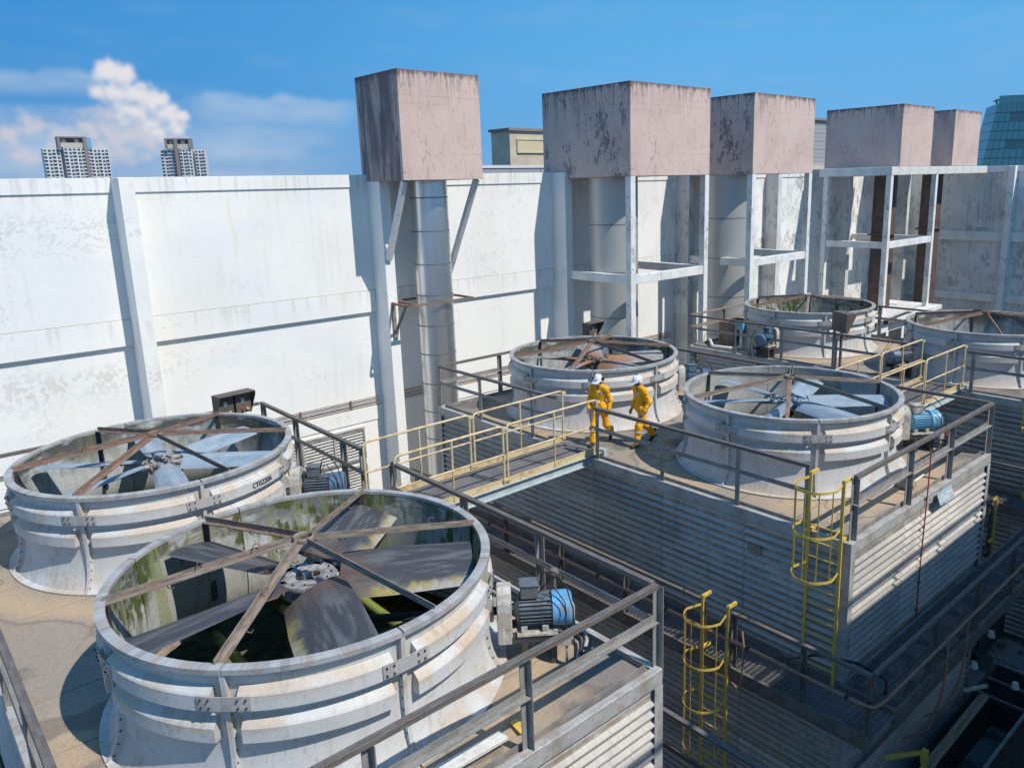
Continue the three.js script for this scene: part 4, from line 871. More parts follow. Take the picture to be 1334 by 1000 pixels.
// ------------------------------------------------------------------ cream-yellow footbridges
function grating(x0, x1, b0, b1, y, o, m, along = 'x', pitch = 0.045, name = 'grating') {
  const g = [];
  if (along === 'x') { for (let b = b0; b <= b1; b += pitch) g.push(box(x0, x1, y - 0.03, y, b - 0.004, b + 0.004)); for (let x = x0; x <= x1; x += 0.10) g.push(box(x - 0.005, x + 0.005, y - 0.012, y - 0.002, b0, b1)); }
  else { for (let x = x0; x <= x1; x += pitch) g.push(box(x - 0.004, x + 0.004, y - 0.03, y, b0, b1)); for (let b = b0; b <= b1; b += 0.10) g.push(box(x0, x1, y - 0.012, y - 0.002, b - 0.005, b + 0.005)); }
  return put(o, name, g, m, 'stuff');
}
M.grate = mat({ map: metalTex(1.5, [0.27, 0.26, 0.27], [0.19, 0.18, 0.185], [0.24, 0.18, 0.14], 2, 1101, 0.4), roughness: 0.7, metalness: 0.1, name: 'grating_steel' });
function bridge(x0, x1, b0, b1, label) {
  const o = thing('footbridge', label, 'footbridge', [(x0 + x1) / 2, 0, (b0 + b1) / 2]), Y = 0.13;
  for (const b of [b0 + 0.04, b1 - 0.04]) {
    const s = b < (b0 + b1) / 2 ? -1 : 1;
    put(o, 'side_beam', [box(x0 - 0.15, x1 + 0.2, Y - 0.26, Y - 0.045, b - 0.006, b + 0.006), box(x0 - 0.15, x1 + 0.2, Y - 0.058, Y - 0.046, b - (s < 0 ? 0.085 : -0.007), b + (s < 0 ? -0.007 : 0.085)), box(x0 - 0.15, x1 + 0.2, Y - 0.26, Y - 0.248, b - (s < 0 ? 0.085 : -0.007), b + (s < 0 ? -0.007 : 0.085))], M.paleBlue);
    put(o, 'kick_plate', box(x0, x1 + 0.05, Y - 0.042, Y + 0.10, b + s * 0.03 - 0.008, b + s * 0.03 + 0.008), M.cream);
  }
  put(o, 'end_plate', box(x1 + 0.2, x1 + 0.32, Y - 0.34, Y + 0.02, b0 - 0.1, b0 + 0.12, 0.01), M.paleBlue);
  grating(x0, x1 + 0.1, b0 + 0.06, b1 - 0.06, Y, o, M.grate);
  const xm = (x0 + x1) / 2;
  for (const b of [b0, b1]) for (const [a, c] of [[x0 + 0.02, xm - 0.05], [xm + 0.05, x1 + 0.08]]) {
    const T = Y + RH, r = 0.026;
    const f = put(o, 'handrail', tube([V(a, Y - 0.04, b), V(a, T - 0.08, b), V(a + 0.025, T - 0.02, b), V(a + 0.08, T, b), V(c - 0.08, T, b), V(c - 0.025, T - 0.02, b), V(c, T - 0.08, b), V(c, Y - 0.04, b)], r, 60, 8, false, 0.02), M.cream);
    sub(f, o, 'mid_rail', cyl(V(a, Y + 0.62, b), V(c, Y + 0.62, b), 0.022, 0.022, 8), M.cream);
    sub(f, o, 'post', cyl(V((a + c) / 2, Y - 0.04, b), V((a + c) / 2, T, b), 0.022, 0.022, 8), M.cream);
    sub(f, o, 'base_clip', [box(a - 0.05, a + 0.05, Y + 0.04, Y + 0.1, b - 0.045, b + 0.045), box(c - 0.05, c + 0.05, Y + 0.04, Y + 0.1, b - 0.045, b + 0.045), box(c - 0.01, c + 0.085, T - 0.09, T - 0.03, b - 0.03, b + 0.03)], M.cream);
  }
}
bridge(6.86, 12.08, 12.2, 13.36, 'cream yellow footbridge with grating floor between the nearest and middle blocks');
bridge(18.26, 23.44, 8.46, 9.68, 'cream yellow footbridge between the middle block and the far block at right');

// ------------------------------------------------------------------ walkways hung on the blocks' sides
const WY = -2.74, WT = 1.22;
function walkRail(o, p, q, posts, m = M.galv) {
  const L = Math.hypot(q[0] - p[0], q[1] - p[1]), d = [(q[0] - p[0]) / L, (q[1] - p[1]) / L];
  put(o, 'top_rail', bar(V(p[0], WY + WT - 0.03, p[1]), V(q[0], WY + WT - 0.03, q[1]), 0.085, 0.06, 0.008), m);
  put(o, 'mid_rail', angle(V(p[0], WY + 0.64, p[1]), V(q[0], WY + 0.64, q[1]), 0.08, 0.012, 1, -1), m);
  for (const s of posts) put(o, 'post', angle(V(p[0] + d[0] * s, WY - 0.2, p[1] + d[1] * s), V(p[0] + d[0] * s, WY + WT - 0.063, p[1] + d[1] * s), 0.085, 0.012, 1, 1, V(0, 0, 1)), m);
}
const every = (a, b, st) => { const r = []; for (let s = a; s <= b; s += st) r.push(s); return r; };
function walkway(label, x0, x1, b0, b1, out, rails) {
  const o = thing('steel_walkway', label, 'walkway', [(x0 + x1) / 2, WY, (b0 + b1) / 2], 'dark steel walkways hung on the blocks');
  const al = x1 - x0 > b1 - b0 ? 'x' : 'b';
  grating(x0 + 0.03, x1 - 0.03, b0 + 0.03, b1 - 0.03, WY, o, M.grate, al, 0.05);
  if (al === 'b') { for (const x of [x0, x1 - 0.06]) put(o, 'edge_channel', box(x, x + 0.06, WY - 0.18, WY + 0.09, b0, b1), M.galv); for (let b = b0 + 0.3; b < b1; b += 1.5) put(o, 'cross_bearer', box(x0 + 0.063, x1 - 0.063, WY - 0.14, WY - 0.035, b, b + 0.06), M.dark); }
  else { for (const b of [b0, b1 - 0.06]) put(o, 'edge_channel', box(x0, x1, WY - 0.18, WY + 0.09, b, b + 0.06), M.galv); for (let x = x0 + 0.3; x < x1; x += 0.75) put(o, 'cross_bearer', box(x, x + 0.06, WY - 0.14, WY + 0.004, b0 + 0.063, b1 - 0.063), M.galv); }
  for (const r of rails) walkRail(o, ...r);
  return o;
}
const WX = 1.03;
walkway('dark walkway along the left side of the middle block with the yellow ladder opening', XL[1] - WX - 0.07, XL[1] - 0.075, 4.83, BR, -1, [[[XL[1] - WX - 0.03, 4.87], [XL[1] - WX - 0.03, 7.52], [0.03, 1.2, 2.62]], [[XL[1] - WX - 0.03, 8.16], [XL[1] - WX - 0.03, BR], every(0.03, 10.2, 2.0)]]);
walkway('shadowed walkway along the front of the middle block at lower right', XL[1] - 0.07, 24.2, 4.83, BF - 0.075, 0, [[[XL[1] - WX + 0.03, 4.87], [24.2, 4.87], every(2.4, 12, 1.95)]]);
walkway('dark walkway along the right side of the nearest block above the channel', XR[0] + 0.075, XR[0] + WX + 0.07, 4.83, BR, 1, [[[XR[0] + WX + 0.03, 4.87], [XR[0] + WX + 0.03, BR], every(0.03, 13.5, 1.9)]]);
walkway('walkway below the front of the nearest block', -2.5, XR[0] + 0.07, 4.83, BF - 0.075, 0, [[[-2.5, 4.87], [XR[0] + WX, 4.87], every(0.5, 10, 1.9)]]);
walkway('dark walkway along the right side of the middle block in the second channel', XR[1] + 0.075, XR[1] + WX + 0.07, BF + 0.1, BR, 1, [[[XR[1] + WX + 0.03, BF + 0.1], [XR[1] + WX + 0.03, BR], every(0.03, 12.4, 1.9)]]);
walkway('dark walkway along the left side of the far block', XL[2] - WX - 0.07, XL[2] - 0.075, BF + 0.1, BR, -1, [[[XL[2] - WX - 0.03, BF + 0.1], [XL[2] - WX - 0.03, BR], every(0.03, 12.4, 1.9)]]);
walkway('narrow walkway along the left side of the nearest block in the bottom left corner', XL[0] - WX - 0.07, XL[0] - 0.075, BF + 0.1, BR, -1, [[[XL[0] - WX - 0.03, BF + 0.1], [XL[0] - WX - 0.03, BR], every(0.03, 12.4, 1.9)]]);

// ------------------------------------------------------------------ caged ladders; wall at x = xw, climbing side faces -x (s = -1) or +x
function ladder(label, xw, b0, b1, y0, y1, hoops, s = -1) {
  const o = thing(hoops.length ? 'caged_ladder' : 'short_ladder', label, 'ladder', [xw, y0, (b0 + b1) / 2], 'yellow caged ladders');
  const x = xw + s * 0.09;
  for (const b of [b0, b1]) { put(o, 'stile', bar(V(x, y0, b), V(x, y1, b), 0.028, 0.06, 0, V(0, 0, 1)), M.yellow); }
  for (const y of [y1 - 0.03, y1 - 1.1]) for (const b of [b0, b1]) put(o, 'wall_bracket', bar(V(x - s * 0.03, y, b), V(xw - s * 0.16, y, b), 0.05, 0.055), M.yellow);
  for (let y = y0 + 0.25; y < y1 - 0.9; y += 0.30) put(o, 'rung', cyl(V(x, y, b0), V(x, y, b1), 0.014, 0.014, 8), M.yellow);
  const bc = (b0 + b1) / 2, w = 0.40, dep = 0.72;
  const pt = (t) => { const a = t * Math.PI; return [x + s * (0.05 + (dep - 0.05) * Math.pow(Math.sin(a), 0.75)), bc - Math.cos(a) * (Math.sin(a) > 0.35 ? w : mix((b1 - b0) / 2, w, Math.sin(a) / 0.35))]; };
  for (const y of hoops) {
    const g = []; for (let i = 0; i < 18; i++) { const p = pt(i / 18), q = pt((i + 1) / 18); g.push(bar(V(p[0], y, p[1]), V(q[0], y, q[1]), 0.008, 0.045)); }
    put(o, 'hoop', g, M.yellow);
  }
  if (hoops.length) for (const t of [0.16, 0.32, 0.5, 0.68, 0.84]) { const p = pt(t), xi = p[0] - s * 0.014; put(o, 'cage_bar', bar(V(xi, hoops[hoops.length - 1], p[1]), V(xi, hoops[0], p[1]), 0.022, 0.006), M.yellow); }
}
ladder('upper yellow caged ladder on the corner of the middle block', XL[1] - 0.05, 6.0, 6.62, WY, 1.18, [1.1, 0.29, -0.52]);
ladder('lower yellow caged ladder going down from the walkway between the two blocks', XL[1] - WX - 0.05, 7.56, 8.13, GROUND, -1.38, [-1.55, -2.42, -3.3, -4.2, -5.1]);
ladder('yellow ladder seen edge on in the second channel beyond the lit corrugated side', XR[1] + WX + 0.05, 5.98, 6.45, -3.0, -1.36, [], 1);
ladder('yellow ladder on the far block side at the right picture edge', XL[2] - 0.05, 5.98, 6.5, WY, 1.1, [1.0, 0.2, -0.6]);

// ------------------------------------------------------------------ control boxes
function controlBox(label, x, b, y0, w, h, turn, two) {
  const o = thing('control_box', label, 'control box', [x, 0, b], 'brown hooded control boxes'); o.rotation.y = turn;
  const W = (a, c, d) => new THREE.Vector3(a, c, d);
  // local: opens towards +z
  const d = 0.34, hw = w / 2, B = (a, c, e, f, g, i) => boxUV(flat(new THREE.BoxGeometry(c - a, f - e, i - g)).translate((a + c) / 2, (e + f) / 2, (g + i) / 2));
  const side = (sx) => { const s = new THREE.Shape(); s.moveTo(0, 0); s.lineTo(0.06, 0); s.lineTo(d, h * 0.86); s.lineTo(d, h); s.lineTo(0, h); s.lineTo(0, 0); const g = flat(new THREE.ExtrudeGeometry(s, { depth: 0.012, bevelEnabled: false })); g.rotateY(-Math.PI / 2); g.translate(sx, y0, 0); return boxUV(g); };
  part(o, 'hood', merge([B(-hw, hw, y0 + h, y0 + h + 0.014, -0.01, d + 0.01), side(-hw + 0.012), side(hw), B(-hw, hw, y0, y0 + h - 0.002, -0.014, -0.002)]), M.boxBrown);
  const n = two ? 2 : 1;
  for (let k = 0; k < n; k++) {
    const c = two ? (k ? 0.24 : -0.24) * w : 0, p = part(o, 'switch_panel', B(c - w * (two ? 0.21 : 0.3), c + w * (two ? 0.21 : 0.3), y0 + 0.06, y0 + h - 0.06, 0, 0.16), M.boxBrown);
    part(p, 'label_plate', B(c - 0.05, c + 0.03, y0 + h * 0.55, y0 + h * 0.72, 0.161, 0.165), M.paleBlue);
    part(p, 'push_button', cyl(W(c + 0.08, y0 + h * 0.25, 0.16), W(c + 0.08, y0 + h * 0.25, 0.20), 0.035, 0.03, 12), M.cream);
    part(p, 'push_button', cyl(W(c - 0.03, y0 + h * 0.25, 0.16), W(c - 0.03, y0 + h * 0.25, 0.20), 0.03, 0.026, 12), M.red);
  }
  part(o, 'stand', merge([B(-0.05 - hw * 0.5, 0.05 - hw * 0.5, 0.005, y0, -0.06, -0.016), B(-0.05 + hw * 0.5, 0.05 + hw * 0.5, 0.005, y0, -0.06, -0.016)]), M.galv);
}
controlBox('brown hooded twin control box behind the left fan stack in front of the white wall', 6.05, 17.95, 1.17, 0.86, 0.55, 0.12, true);
controlBox('brown hooded control box behind the fan stack where the workers walk', 17.75, 18.1, 1.2, 0.72, 0.55, 0.15, false);
controlBox('brown control box on a tall stand at the far block railing', 23.65, 12.45, 1.25, 0.78, 0.62, 1.1, false);

// ------------------------------------------------------------------ pipes, hoses, cables and loose things
{
  const o = thing('copper_pipe', 'copper brown pipe strapped along the outside of the lower walkway rail', 'pipe', [11, -2.05, 4.8]);
  const x = XL[1] - WX - 0.13;
  put(o, 'pipe', tube([V(x, -2.05, BR), V(x, -2.05, 12), V(x, -2.05, 7), V(x, -2.05, 4.95), V(x + 0.06, -2.05, 4.78), V(x + 0.3, -2.05, 4.74), V(15, -2.02, 4.74), V(20, -2.0, 4.74), V(24.5, -2.0, 4.74)], 0.028, 160, 8, false, 0.03), M.copper);
  put(o, 'clamp', every(5.2, 18, 1.9).map((b) => box(x - 0.035, x + 0.06, -2.09, -2.01, b, b + 0.05)), M.dark);
}
{
  const o = thing('hanging_hose', 'reddish hose looping down beside the lower yellow ladder', 'hose', [10.9, -2.4, 7.2]);
  put(o, 'hose', tube([V(10.84, -1.75, 7.25), V(10.80, -2.0, 7.18), V(10.80, -2.7, 7.2), V(10.82, -2.95, 7.3), V(10.86, -2.9, 7.45)], 0.02, 40, 8), M.copper);
}
{
  const o = thing('black_hose', 'black hose sagging over the walkway corner rail', 'hose', [11.2, -1.9, 5.2]);
  put(o, 'hose', tube([V(10.95, -1.95, 6.4), V(11.1, -1.72, 5.9), V(11.35, -1.72, 5.3), V(11.5, -1.9, 4.9), V(11.4, -2.1, 4.84)], 0.024, 40, 8), M.black);
}
{
  const o = thing('red_cable', 'thin red cable hanging down the lit corrugated side of the middle block', 'cable', [15.05, 0, 5.8]);
  put(o, 'cable', tube([V(14.95, 0.95, BF - 0.07), V(14.9, 0.3, BF - 0.09), V(14.88, -0.3, BF - 0.09), V(14.87, -1.4, BF - 0.075), V(14.86, -2.6, BF - 0.08)], 0.014, 60, 6), M.red);
  put(o, 'clip', [0, -0.6, -1.2, -1.8, -2.4].map((y) => box(14.84, 14.92, y - 0.015, y + 0.015, BF - 0.085, BF - 0.055)), M.dark);
}
{
  const o = thing('name_plate', 'small pale blue plate tilted at the top edge of the lit corrugated side', 'sign', [15.6, -0.1, 5.75]);
  put(o, 'plate', bar(V(15.28, -0.13, BF - 0.16), V(15.98, -0.13, BF - 0.16), 0.012, 0.24, 0, V(0, 0.9, 0.35)), M.paleBlue);
  put(o, 'bracket', [bar(V(15.3, -0.14, BF - 0.15), V(15.3, -0.2, BF - 0.06), 0.03, 0.03), bar(V(15.95, -0.14, BF - 0.15), V(15.95, -0.2, BF - 0.06), 0.03, 0.03)], M.dark);
  put(o, 'raised_border', [bar(V(15.3, -0.04, BF - 0.133), V(15.96, -0.04, BF - 0.133), 0.012, 0.014), bar(V(15.3, -0.215, BF - 0.2), V(15.96, -0.215, BF - 0.2), 0.012, 0.014)], M.motorSky);
}
{
  const o = thing('rust_patch_plate', 'small brown plate screwed on the shaded corrugated side of the middle block', 'plate', [11.95, -0.55, 8.0]);
  put(o, 'plate', box(XL[1] - 0.075, XL[1] - 0.052, -0.80, -0.62, 7.62, 7.92, 0.006), M.brace);
}
{
  const o = thing('deck_conduit', 'bundle of pale conduits along the right edge of the nearest deck', 'conduit', [6.6, 0.1, 10]);
  for (const [dx, y, r, m] of [[-0.16, 0.14, 0.028, M.galvPale], [-0.24, 0.10, 0.022, M.galv], [-0.31, 0.05, 0.02, M.galvPale]]) put(o, 'conduit', tube([V(XR[0] + dx, y, 18), V(XR[0] + dx, y, 12), V(XR[0] + dx, y, 7.2), V(XR[0] + dx - 0.05, y, 6.95), V(XR[0] + dx - 0.3, y, 6.75)], r, 60, 8, false, 0.03), m);
}
{
  const o = thing('flow_valve', 'small pressure valve on a stem behind the front motor', 'valve', [6.45, 0, 7.3]);
  put(o, 'stem', cyl(V(6.45, 0, 7.35), V(6.45, 0.95, 7.35), 0.03, 0.03, 10), M.galv);
  { const g = flat(new THREE.SphereGeometry(0.075, 16, 12)); g.translate(6.45, 1.02, -7.35); put(o, 'valve_cap', g, M.galv); }
  put(o, 'side_pipe', tube([V(6.5, 0.6, 7.3), V(6.62, 0.6, 7.25), V(6.66, 0.5, 7.2), V(6.66, 0.1, 7.2)], 0.022, 24, 8), M.galvPale);
}
{
  const o = thing('white_board', 'off-white plank lying on the front deck by the railing', 'plank', [4.2, 0.05, 6.3]);
  put(o, 'plank', bar(V(2.9, 0.10, 6.28), V(4.62, 0.13, 6.20), 0.17, 0.05, 0.008), M.white);
}
{
  const o = thing('yellow_tag', 'small yellow tag lying on the deck in the rail shadow', 'tag', [4.85, 0, 6.35]);
  put(o, 'tag', bar(V(4.93, 0.03, 6.42), V(4.88, 0.05, 6.16), 0.10, 0.012), M.yellow);
}
{
  const o = thing('rag_bundle', 'brown and white rag bundle on the middle deck behind the front railing', 'rag', [15.3, 0, 6.35]);
  const g = flat(new THREE.SphereGeometry(0.16, 18, 12)); { const p = g.attributes.position; for (let i = 0; i < p.count; i++) { const k = 0.8 + 0.5 * fbm(p.getX(i) * 9 + 4, p.getZ(i) * 9 + p.getY(i) * 7, 3, 77); p.setXYZ(i, p.getX(i) * 1.5 * k, p.getY(i) * 0.5 * k, p.getZ(i) * k); } g.computeVertexNormals(); } g.translate(15.2, 0.08, -6.35); put(o, 'rag', boxUV(g), M.timber);
  put(o, 'white_stick', cyl(V(15.35, 0.06, 6.3), V(15.8, 0.12, 6.28), 0.03, 0.025, 8), M.white);
}
{
  const o = thing('far_deck_pipework', 'small teal and white pipework standing on the far deck behind its railing', 'pipework', [24.1, 0, 17]);
  put(o, 'riser', cyl(V(24.2, 0, 16.6), V(24.2, 1.0, 16.6), 0.06, 0.06, 10), M.white);
  put(o, 'valve_body', box(24.05, 24.35, 0.75, 1.05, 16.45, 16.75, 0.03), M.motorSky);
  put(o, 'lower_pipe', tube([V(24.2, 0.08, 16.6), V(23.9, 0.06, 16.9), V(23.8, 0.06, 17.6), V(24.4, 0.2, 18.2)], 0.06, 30, 8), M.white);
  put(o, 'rack', [box(24.4, 25.6, 0, 0.9, 17.7, 17.76), box(24.4, 24.46, 0, 0.9, 17.1, 17.697), box(25.5, 25.56, 0, 0.9, 17.1, 17.697)], M.rust);
}
{
  const o = thing('white_shed', 'low white sloping lean-to roof between the two far stacks', 'shed', [36, -1.2, 18.5]);
  put(o, 'wall', [box(33.2, 43.5, GROUND, -1.75, 19.0, 19.15)], M.frame);
  put(o, 'roof', bar(V(33.0, -1.45, 19.0), V(44.0, -0.95, 19.0), 1.1, 0.10), M.white);
  for (let i = 0; i < 5; i++) put(o, 'window', box(34 + i * 1.9, 35.5 + i * 1.9, -3.2, -2.1, 18.96, 18.997), M.dark);
}
// equipment in the shade at the foot of the middle block
{
  const o = thing('drain_trough', 'dark steel trough with a bright rim in the shade at the bottom right', 'trough', [16.8, GROUND, 5]);
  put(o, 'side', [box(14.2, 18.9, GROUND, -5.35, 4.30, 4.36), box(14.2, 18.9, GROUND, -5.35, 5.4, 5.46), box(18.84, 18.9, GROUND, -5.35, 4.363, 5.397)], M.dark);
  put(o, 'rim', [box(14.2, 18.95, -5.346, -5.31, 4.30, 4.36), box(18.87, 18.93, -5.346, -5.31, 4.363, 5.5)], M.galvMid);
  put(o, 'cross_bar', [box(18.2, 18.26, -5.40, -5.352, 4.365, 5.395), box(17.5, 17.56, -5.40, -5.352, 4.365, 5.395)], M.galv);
}
{
  const o = thing('timber_plank', 'bare timber plank laid along the dark trough', 'plank', [15.6, -5.25, 5.1]);
  put(o, 'plank', bar(V(13.6, -5.25, 5.08), V(17.3, -5.25, 5.14), 0.20, 0.05, 0.008), M.timber);
}
{
  const o = thing('vent_pipe', 'short beige pipe stub with white caps above the trough', 'pipe', [17.4, -5.2, 5.1]);
  put(o, 'pipe', cyl(V(16.75, -5.0, 5.42), V(17.3, -5.0, 5.12), 0.05, 0.05, 14), M.guard);
  for (const [x, b, y] of [[17.55, 5.5, -4.72], [18.85, 5.6, -4.55], [18.0, 4.75, -5.1]]) put(o, 'cap', cyl(V(x, y - 0.12, b), V(x, y + 0.02, b), 0.09, 0.06, 14), M.white);
}
{
  const o = thing('pipe_guard', 'bent yellow pipe frame standing at the bottom right', 'bracket', [13.9, GROUND, 5.3]);
  put(o, 'pipe', [bar(V(13.2, -4.75, 5.55), V(13.9, -4.75, 5.08), 0.07, 0.07, 0.01), box(13.80, 13.92, -4.93, -4.66, 4.99, 5.11, 0.01), bar(V(13.86, -4.9, 5.05), V(13.86, GROUND, 5.05), 0.09, 0.09, 0.01)], M.yellow);
}
{
  const o = thing('dark_screen', 'dark boarded screen with cross bracing closing the second channel', 'screen', [20.8, GROUND, 6.6]);
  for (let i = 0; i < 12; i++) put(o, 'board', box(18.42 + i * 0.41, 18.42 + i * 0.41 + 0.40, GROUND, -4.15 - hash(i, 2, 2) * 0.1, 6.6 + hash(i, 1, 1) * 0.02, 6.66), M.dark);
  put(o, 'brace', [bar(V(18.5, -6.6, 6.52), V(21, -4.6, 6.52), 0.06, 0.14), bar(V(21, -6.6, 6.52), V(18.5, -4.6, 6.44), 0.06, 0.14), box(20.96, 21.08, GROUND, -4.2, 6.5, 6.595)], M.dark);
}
for (const [i, x] of [13.6, 14.5].entries()) {
  const o = thing('drain_hose', i ? 'reddish hose hanging below the front walkway rail, farther right of two' : 'reddish hose hanging below the front walkway rail, nearer the corner post', 'hose', [x, -3, 4.7]);
  put(o, 'hose', tube([V(x, -2.0, 4.72), V(x - 0.03, -2.6, 4.70), V(x - 0.08, -3.2, 4.74), V(x - 0.12, -3.9, 4.9), V(x - 0.2, -4.3, 5.3)], 0.022, 40, 8), M.copper);
}
{
  const o = thing('wall_pipes', 'three thin dark pipes along the shaded foot of the middle block', 'pipe', [15, -4, 5.6]);
  for (const y of [-3.5, -4.1, -4.6]) put(o, 'pipe', cyl(V(12.3, y, 5.72), V(18.2, y, 5.72), 0.035, 0.035, 8), y === -4.1 ? M.copper : M.galv);
  for (const x of [13, 14.6, 16.2, 17.8]) put(o, 'bracket', box(x, x + 0.05, -4.75, -3.35, 5.76, 5.83), M.galv);
}
// roof block behind and right of the camera: its parapet and rail throw the shade over the lower fronts
{
  const o = thing('neighbour_roof', 'plant room block behind the photographer whose shade falls on the lower walkways', 'building', [20, GROUND, -7]);
  put(o, 'wall', box(3.2, 46, GROUND, 6.93, -12, -0.5), M.frame);
  put(o, 'top_rail', [box(3.2, 46, 7.32, 7.39, -0.6, -0.53), ...every(3.6, 45, 2).map((x) => box(x, x + 0.07, 6.934, 7.316, -0.6, -0.53))], M.galv);
}

// ------------------------------------------------------------------ the two workers
// field meshing: bones = [[ax,ay,az, bx,by,bz, ra, rb, blend-group]], smooth union, in a box with lower corner lo and size sz
function meshField(bones, lo, sz, res, k) {
  const mc = new MarchingCubes(res, new THREE.MeshStandardMaterial(), false, false, 120000); mc.isolation = 0; mc.reset();
  const n = res, f = mc.field;
  const B = bones.map((b) => { const d = [b[3] - b[0], b[4] - b[1], b[5] - b[2]]; return [...b, d[0], d[1], d[2], d[0] * d[0] + d[1] * d[1] + d[2] * d[2] + 1e-9, b[8] ?? 1, b[9] ?? 1]; });
  for (let z = 0; z < n; z++) for (let y = 0; y < n; y++) for (let x = 0; x < n; x++) {
    const px = lo[0] + (x / (n / 2) - 1 + 1) * 0.5 * sz[0], py = lo[1] + (y / n) * sz[1], pz = lo[2] + (z / n) * sz[2];
    let acc = 9;
    for (const b of B) {
      const m = b.length, dx = b[m - 6], dy = b[m - 5], dz = b[m - 4], dd = b[m - 3];
      const qx = px - b[0], qy = py - b[1], qz = pz - b[2];
      const t = Math.min(1, Math.max(0, (qx * dx + qy * dy + qz * dz) / dd));
      const ex = qx - dx * t, ey = qy - dy * t, ez = qz - dz * t;
      const d = Math.sqrt(ex * ex + ey * ey + ez * ez) - (b[6] + (b[7] - b[6]) * t);
      if (d > acc + k) continue;
      const h = Math.max(k - Math.abs(acc - d), 0) / k; acc = Math.min(acc, d) - h * h * k * 0.25;
    }
    f[x + y * n + z * n * n] = -acc;
  }
  mc.update();
  const cnt = mc.count, g = new THREE.BufferGeometry();
  const p = new Float32Array(mc.positionArray.subarray(0, cnt * 3)), nn = new Float32Array(cnt * 3);
  // back from [-1, 1] to the box
  for (let i = 0; i < cnt; i++) { p[3 * i] = lo[0] + (p[3 * i] + 1) / 2 * sz[0]; p[3 * i + 1] = lo[1] + (p[3 * i + 1] + 1) / 2 * sz[1]; p[3 * i + 2] = lo[2] + (p[3 * i + 2] + 1) / 2 * sz[2]; }
  g.setAttribute('position', new THREE.BufferAttribute(p, 3));
  // smooth normals from the field's own gradient
  const F = (x, y, z) => { let acc = 9; for (const b of B) { const m = b.length, dx = b[m - 6], dy = b[m - 5], dz = b[m - 4], dd = b[m - 3], qx = x - b[0], qy = y - b[1], qz = z - b[2], t = Math.min(1, Math.max(0, (qx * dx + qy * dy + qz * dz) / dd)), d = Math.hypot(qx - dx * t, qy - dy * t, qz - dz * t) - (b[6] + (b[7] - b[6]) * t); const h = Math.max(k - Math.abs(acc - d), 0) / k; acc = Math.min(acc, d) - h * h * k * 0.25; } return acc; };
  const e = 0.004;
  for (let i = 0; i < cnt; i++) { const x = p[3 * i], y = p[3 * i + 1], z = p[3 * i + 2], v = new THREE.Vector3(F(x + e, y, z) - F(x - e, y, z), F(x, y + e, z) - F(x, y - e, z), F(x, y, z + e) - F(x, y, z - e)).normalize(); nn[3 * i] = v.x; nn[3 * i + 1] = v.y; nn[3 * i + 2] = v.z; }
  g.setAttribute('normal', new THREE.BufferAttribute(nn, 3));
  return boxUV(g);
}
M.skin = mat({ color: new THREE.Color(0.30, 0.155, 0.095), roughness: 0.55, name: 'skin' });
const foldBump = gtex(512, 512, [0.7, 0.7], (u, v) => { const a = fbm(u * 5 + 0.6 * v, v * 9, 4, 1201), r = 1 - Math.abs(2 * fbm(u * 4 + v * 2, v * 7, 3, 1207) - 1); return 0.5 * a + 0.5 * r * r; });
M.coverall = mat({ map: metalTex(0.8, [0.94, 0.43, 0.010], [0.88, 0.39, 0.010], [0.95, 0.46, 0.02], 3, 1211, 0.4), bumpMap: foldBump, bumpScale: 0.03, roughness: 0.85, name: 'yellow_coverall_cloth' });
M.tape = mat({ color: new THREE.Color(0.62, 0.62, 0.60), roughness: 0.35, name: 'reflective_tape' });
M.helmet = mat({ color: new THREE.Color(0.80, 0.81, 0.82), roughness: 0.25, name: 'white_helmet_plastic' });
M.boot = mat({ color: new THREE.Color(0.022, 0.018, 0.016), roughness: 0.6, name: 'dark_boot_leather' });
M.hair = mat({ color: new THREE.Color(0.012, 0.010, 0.009), roughness: 0.8, name: 'black_hair' });
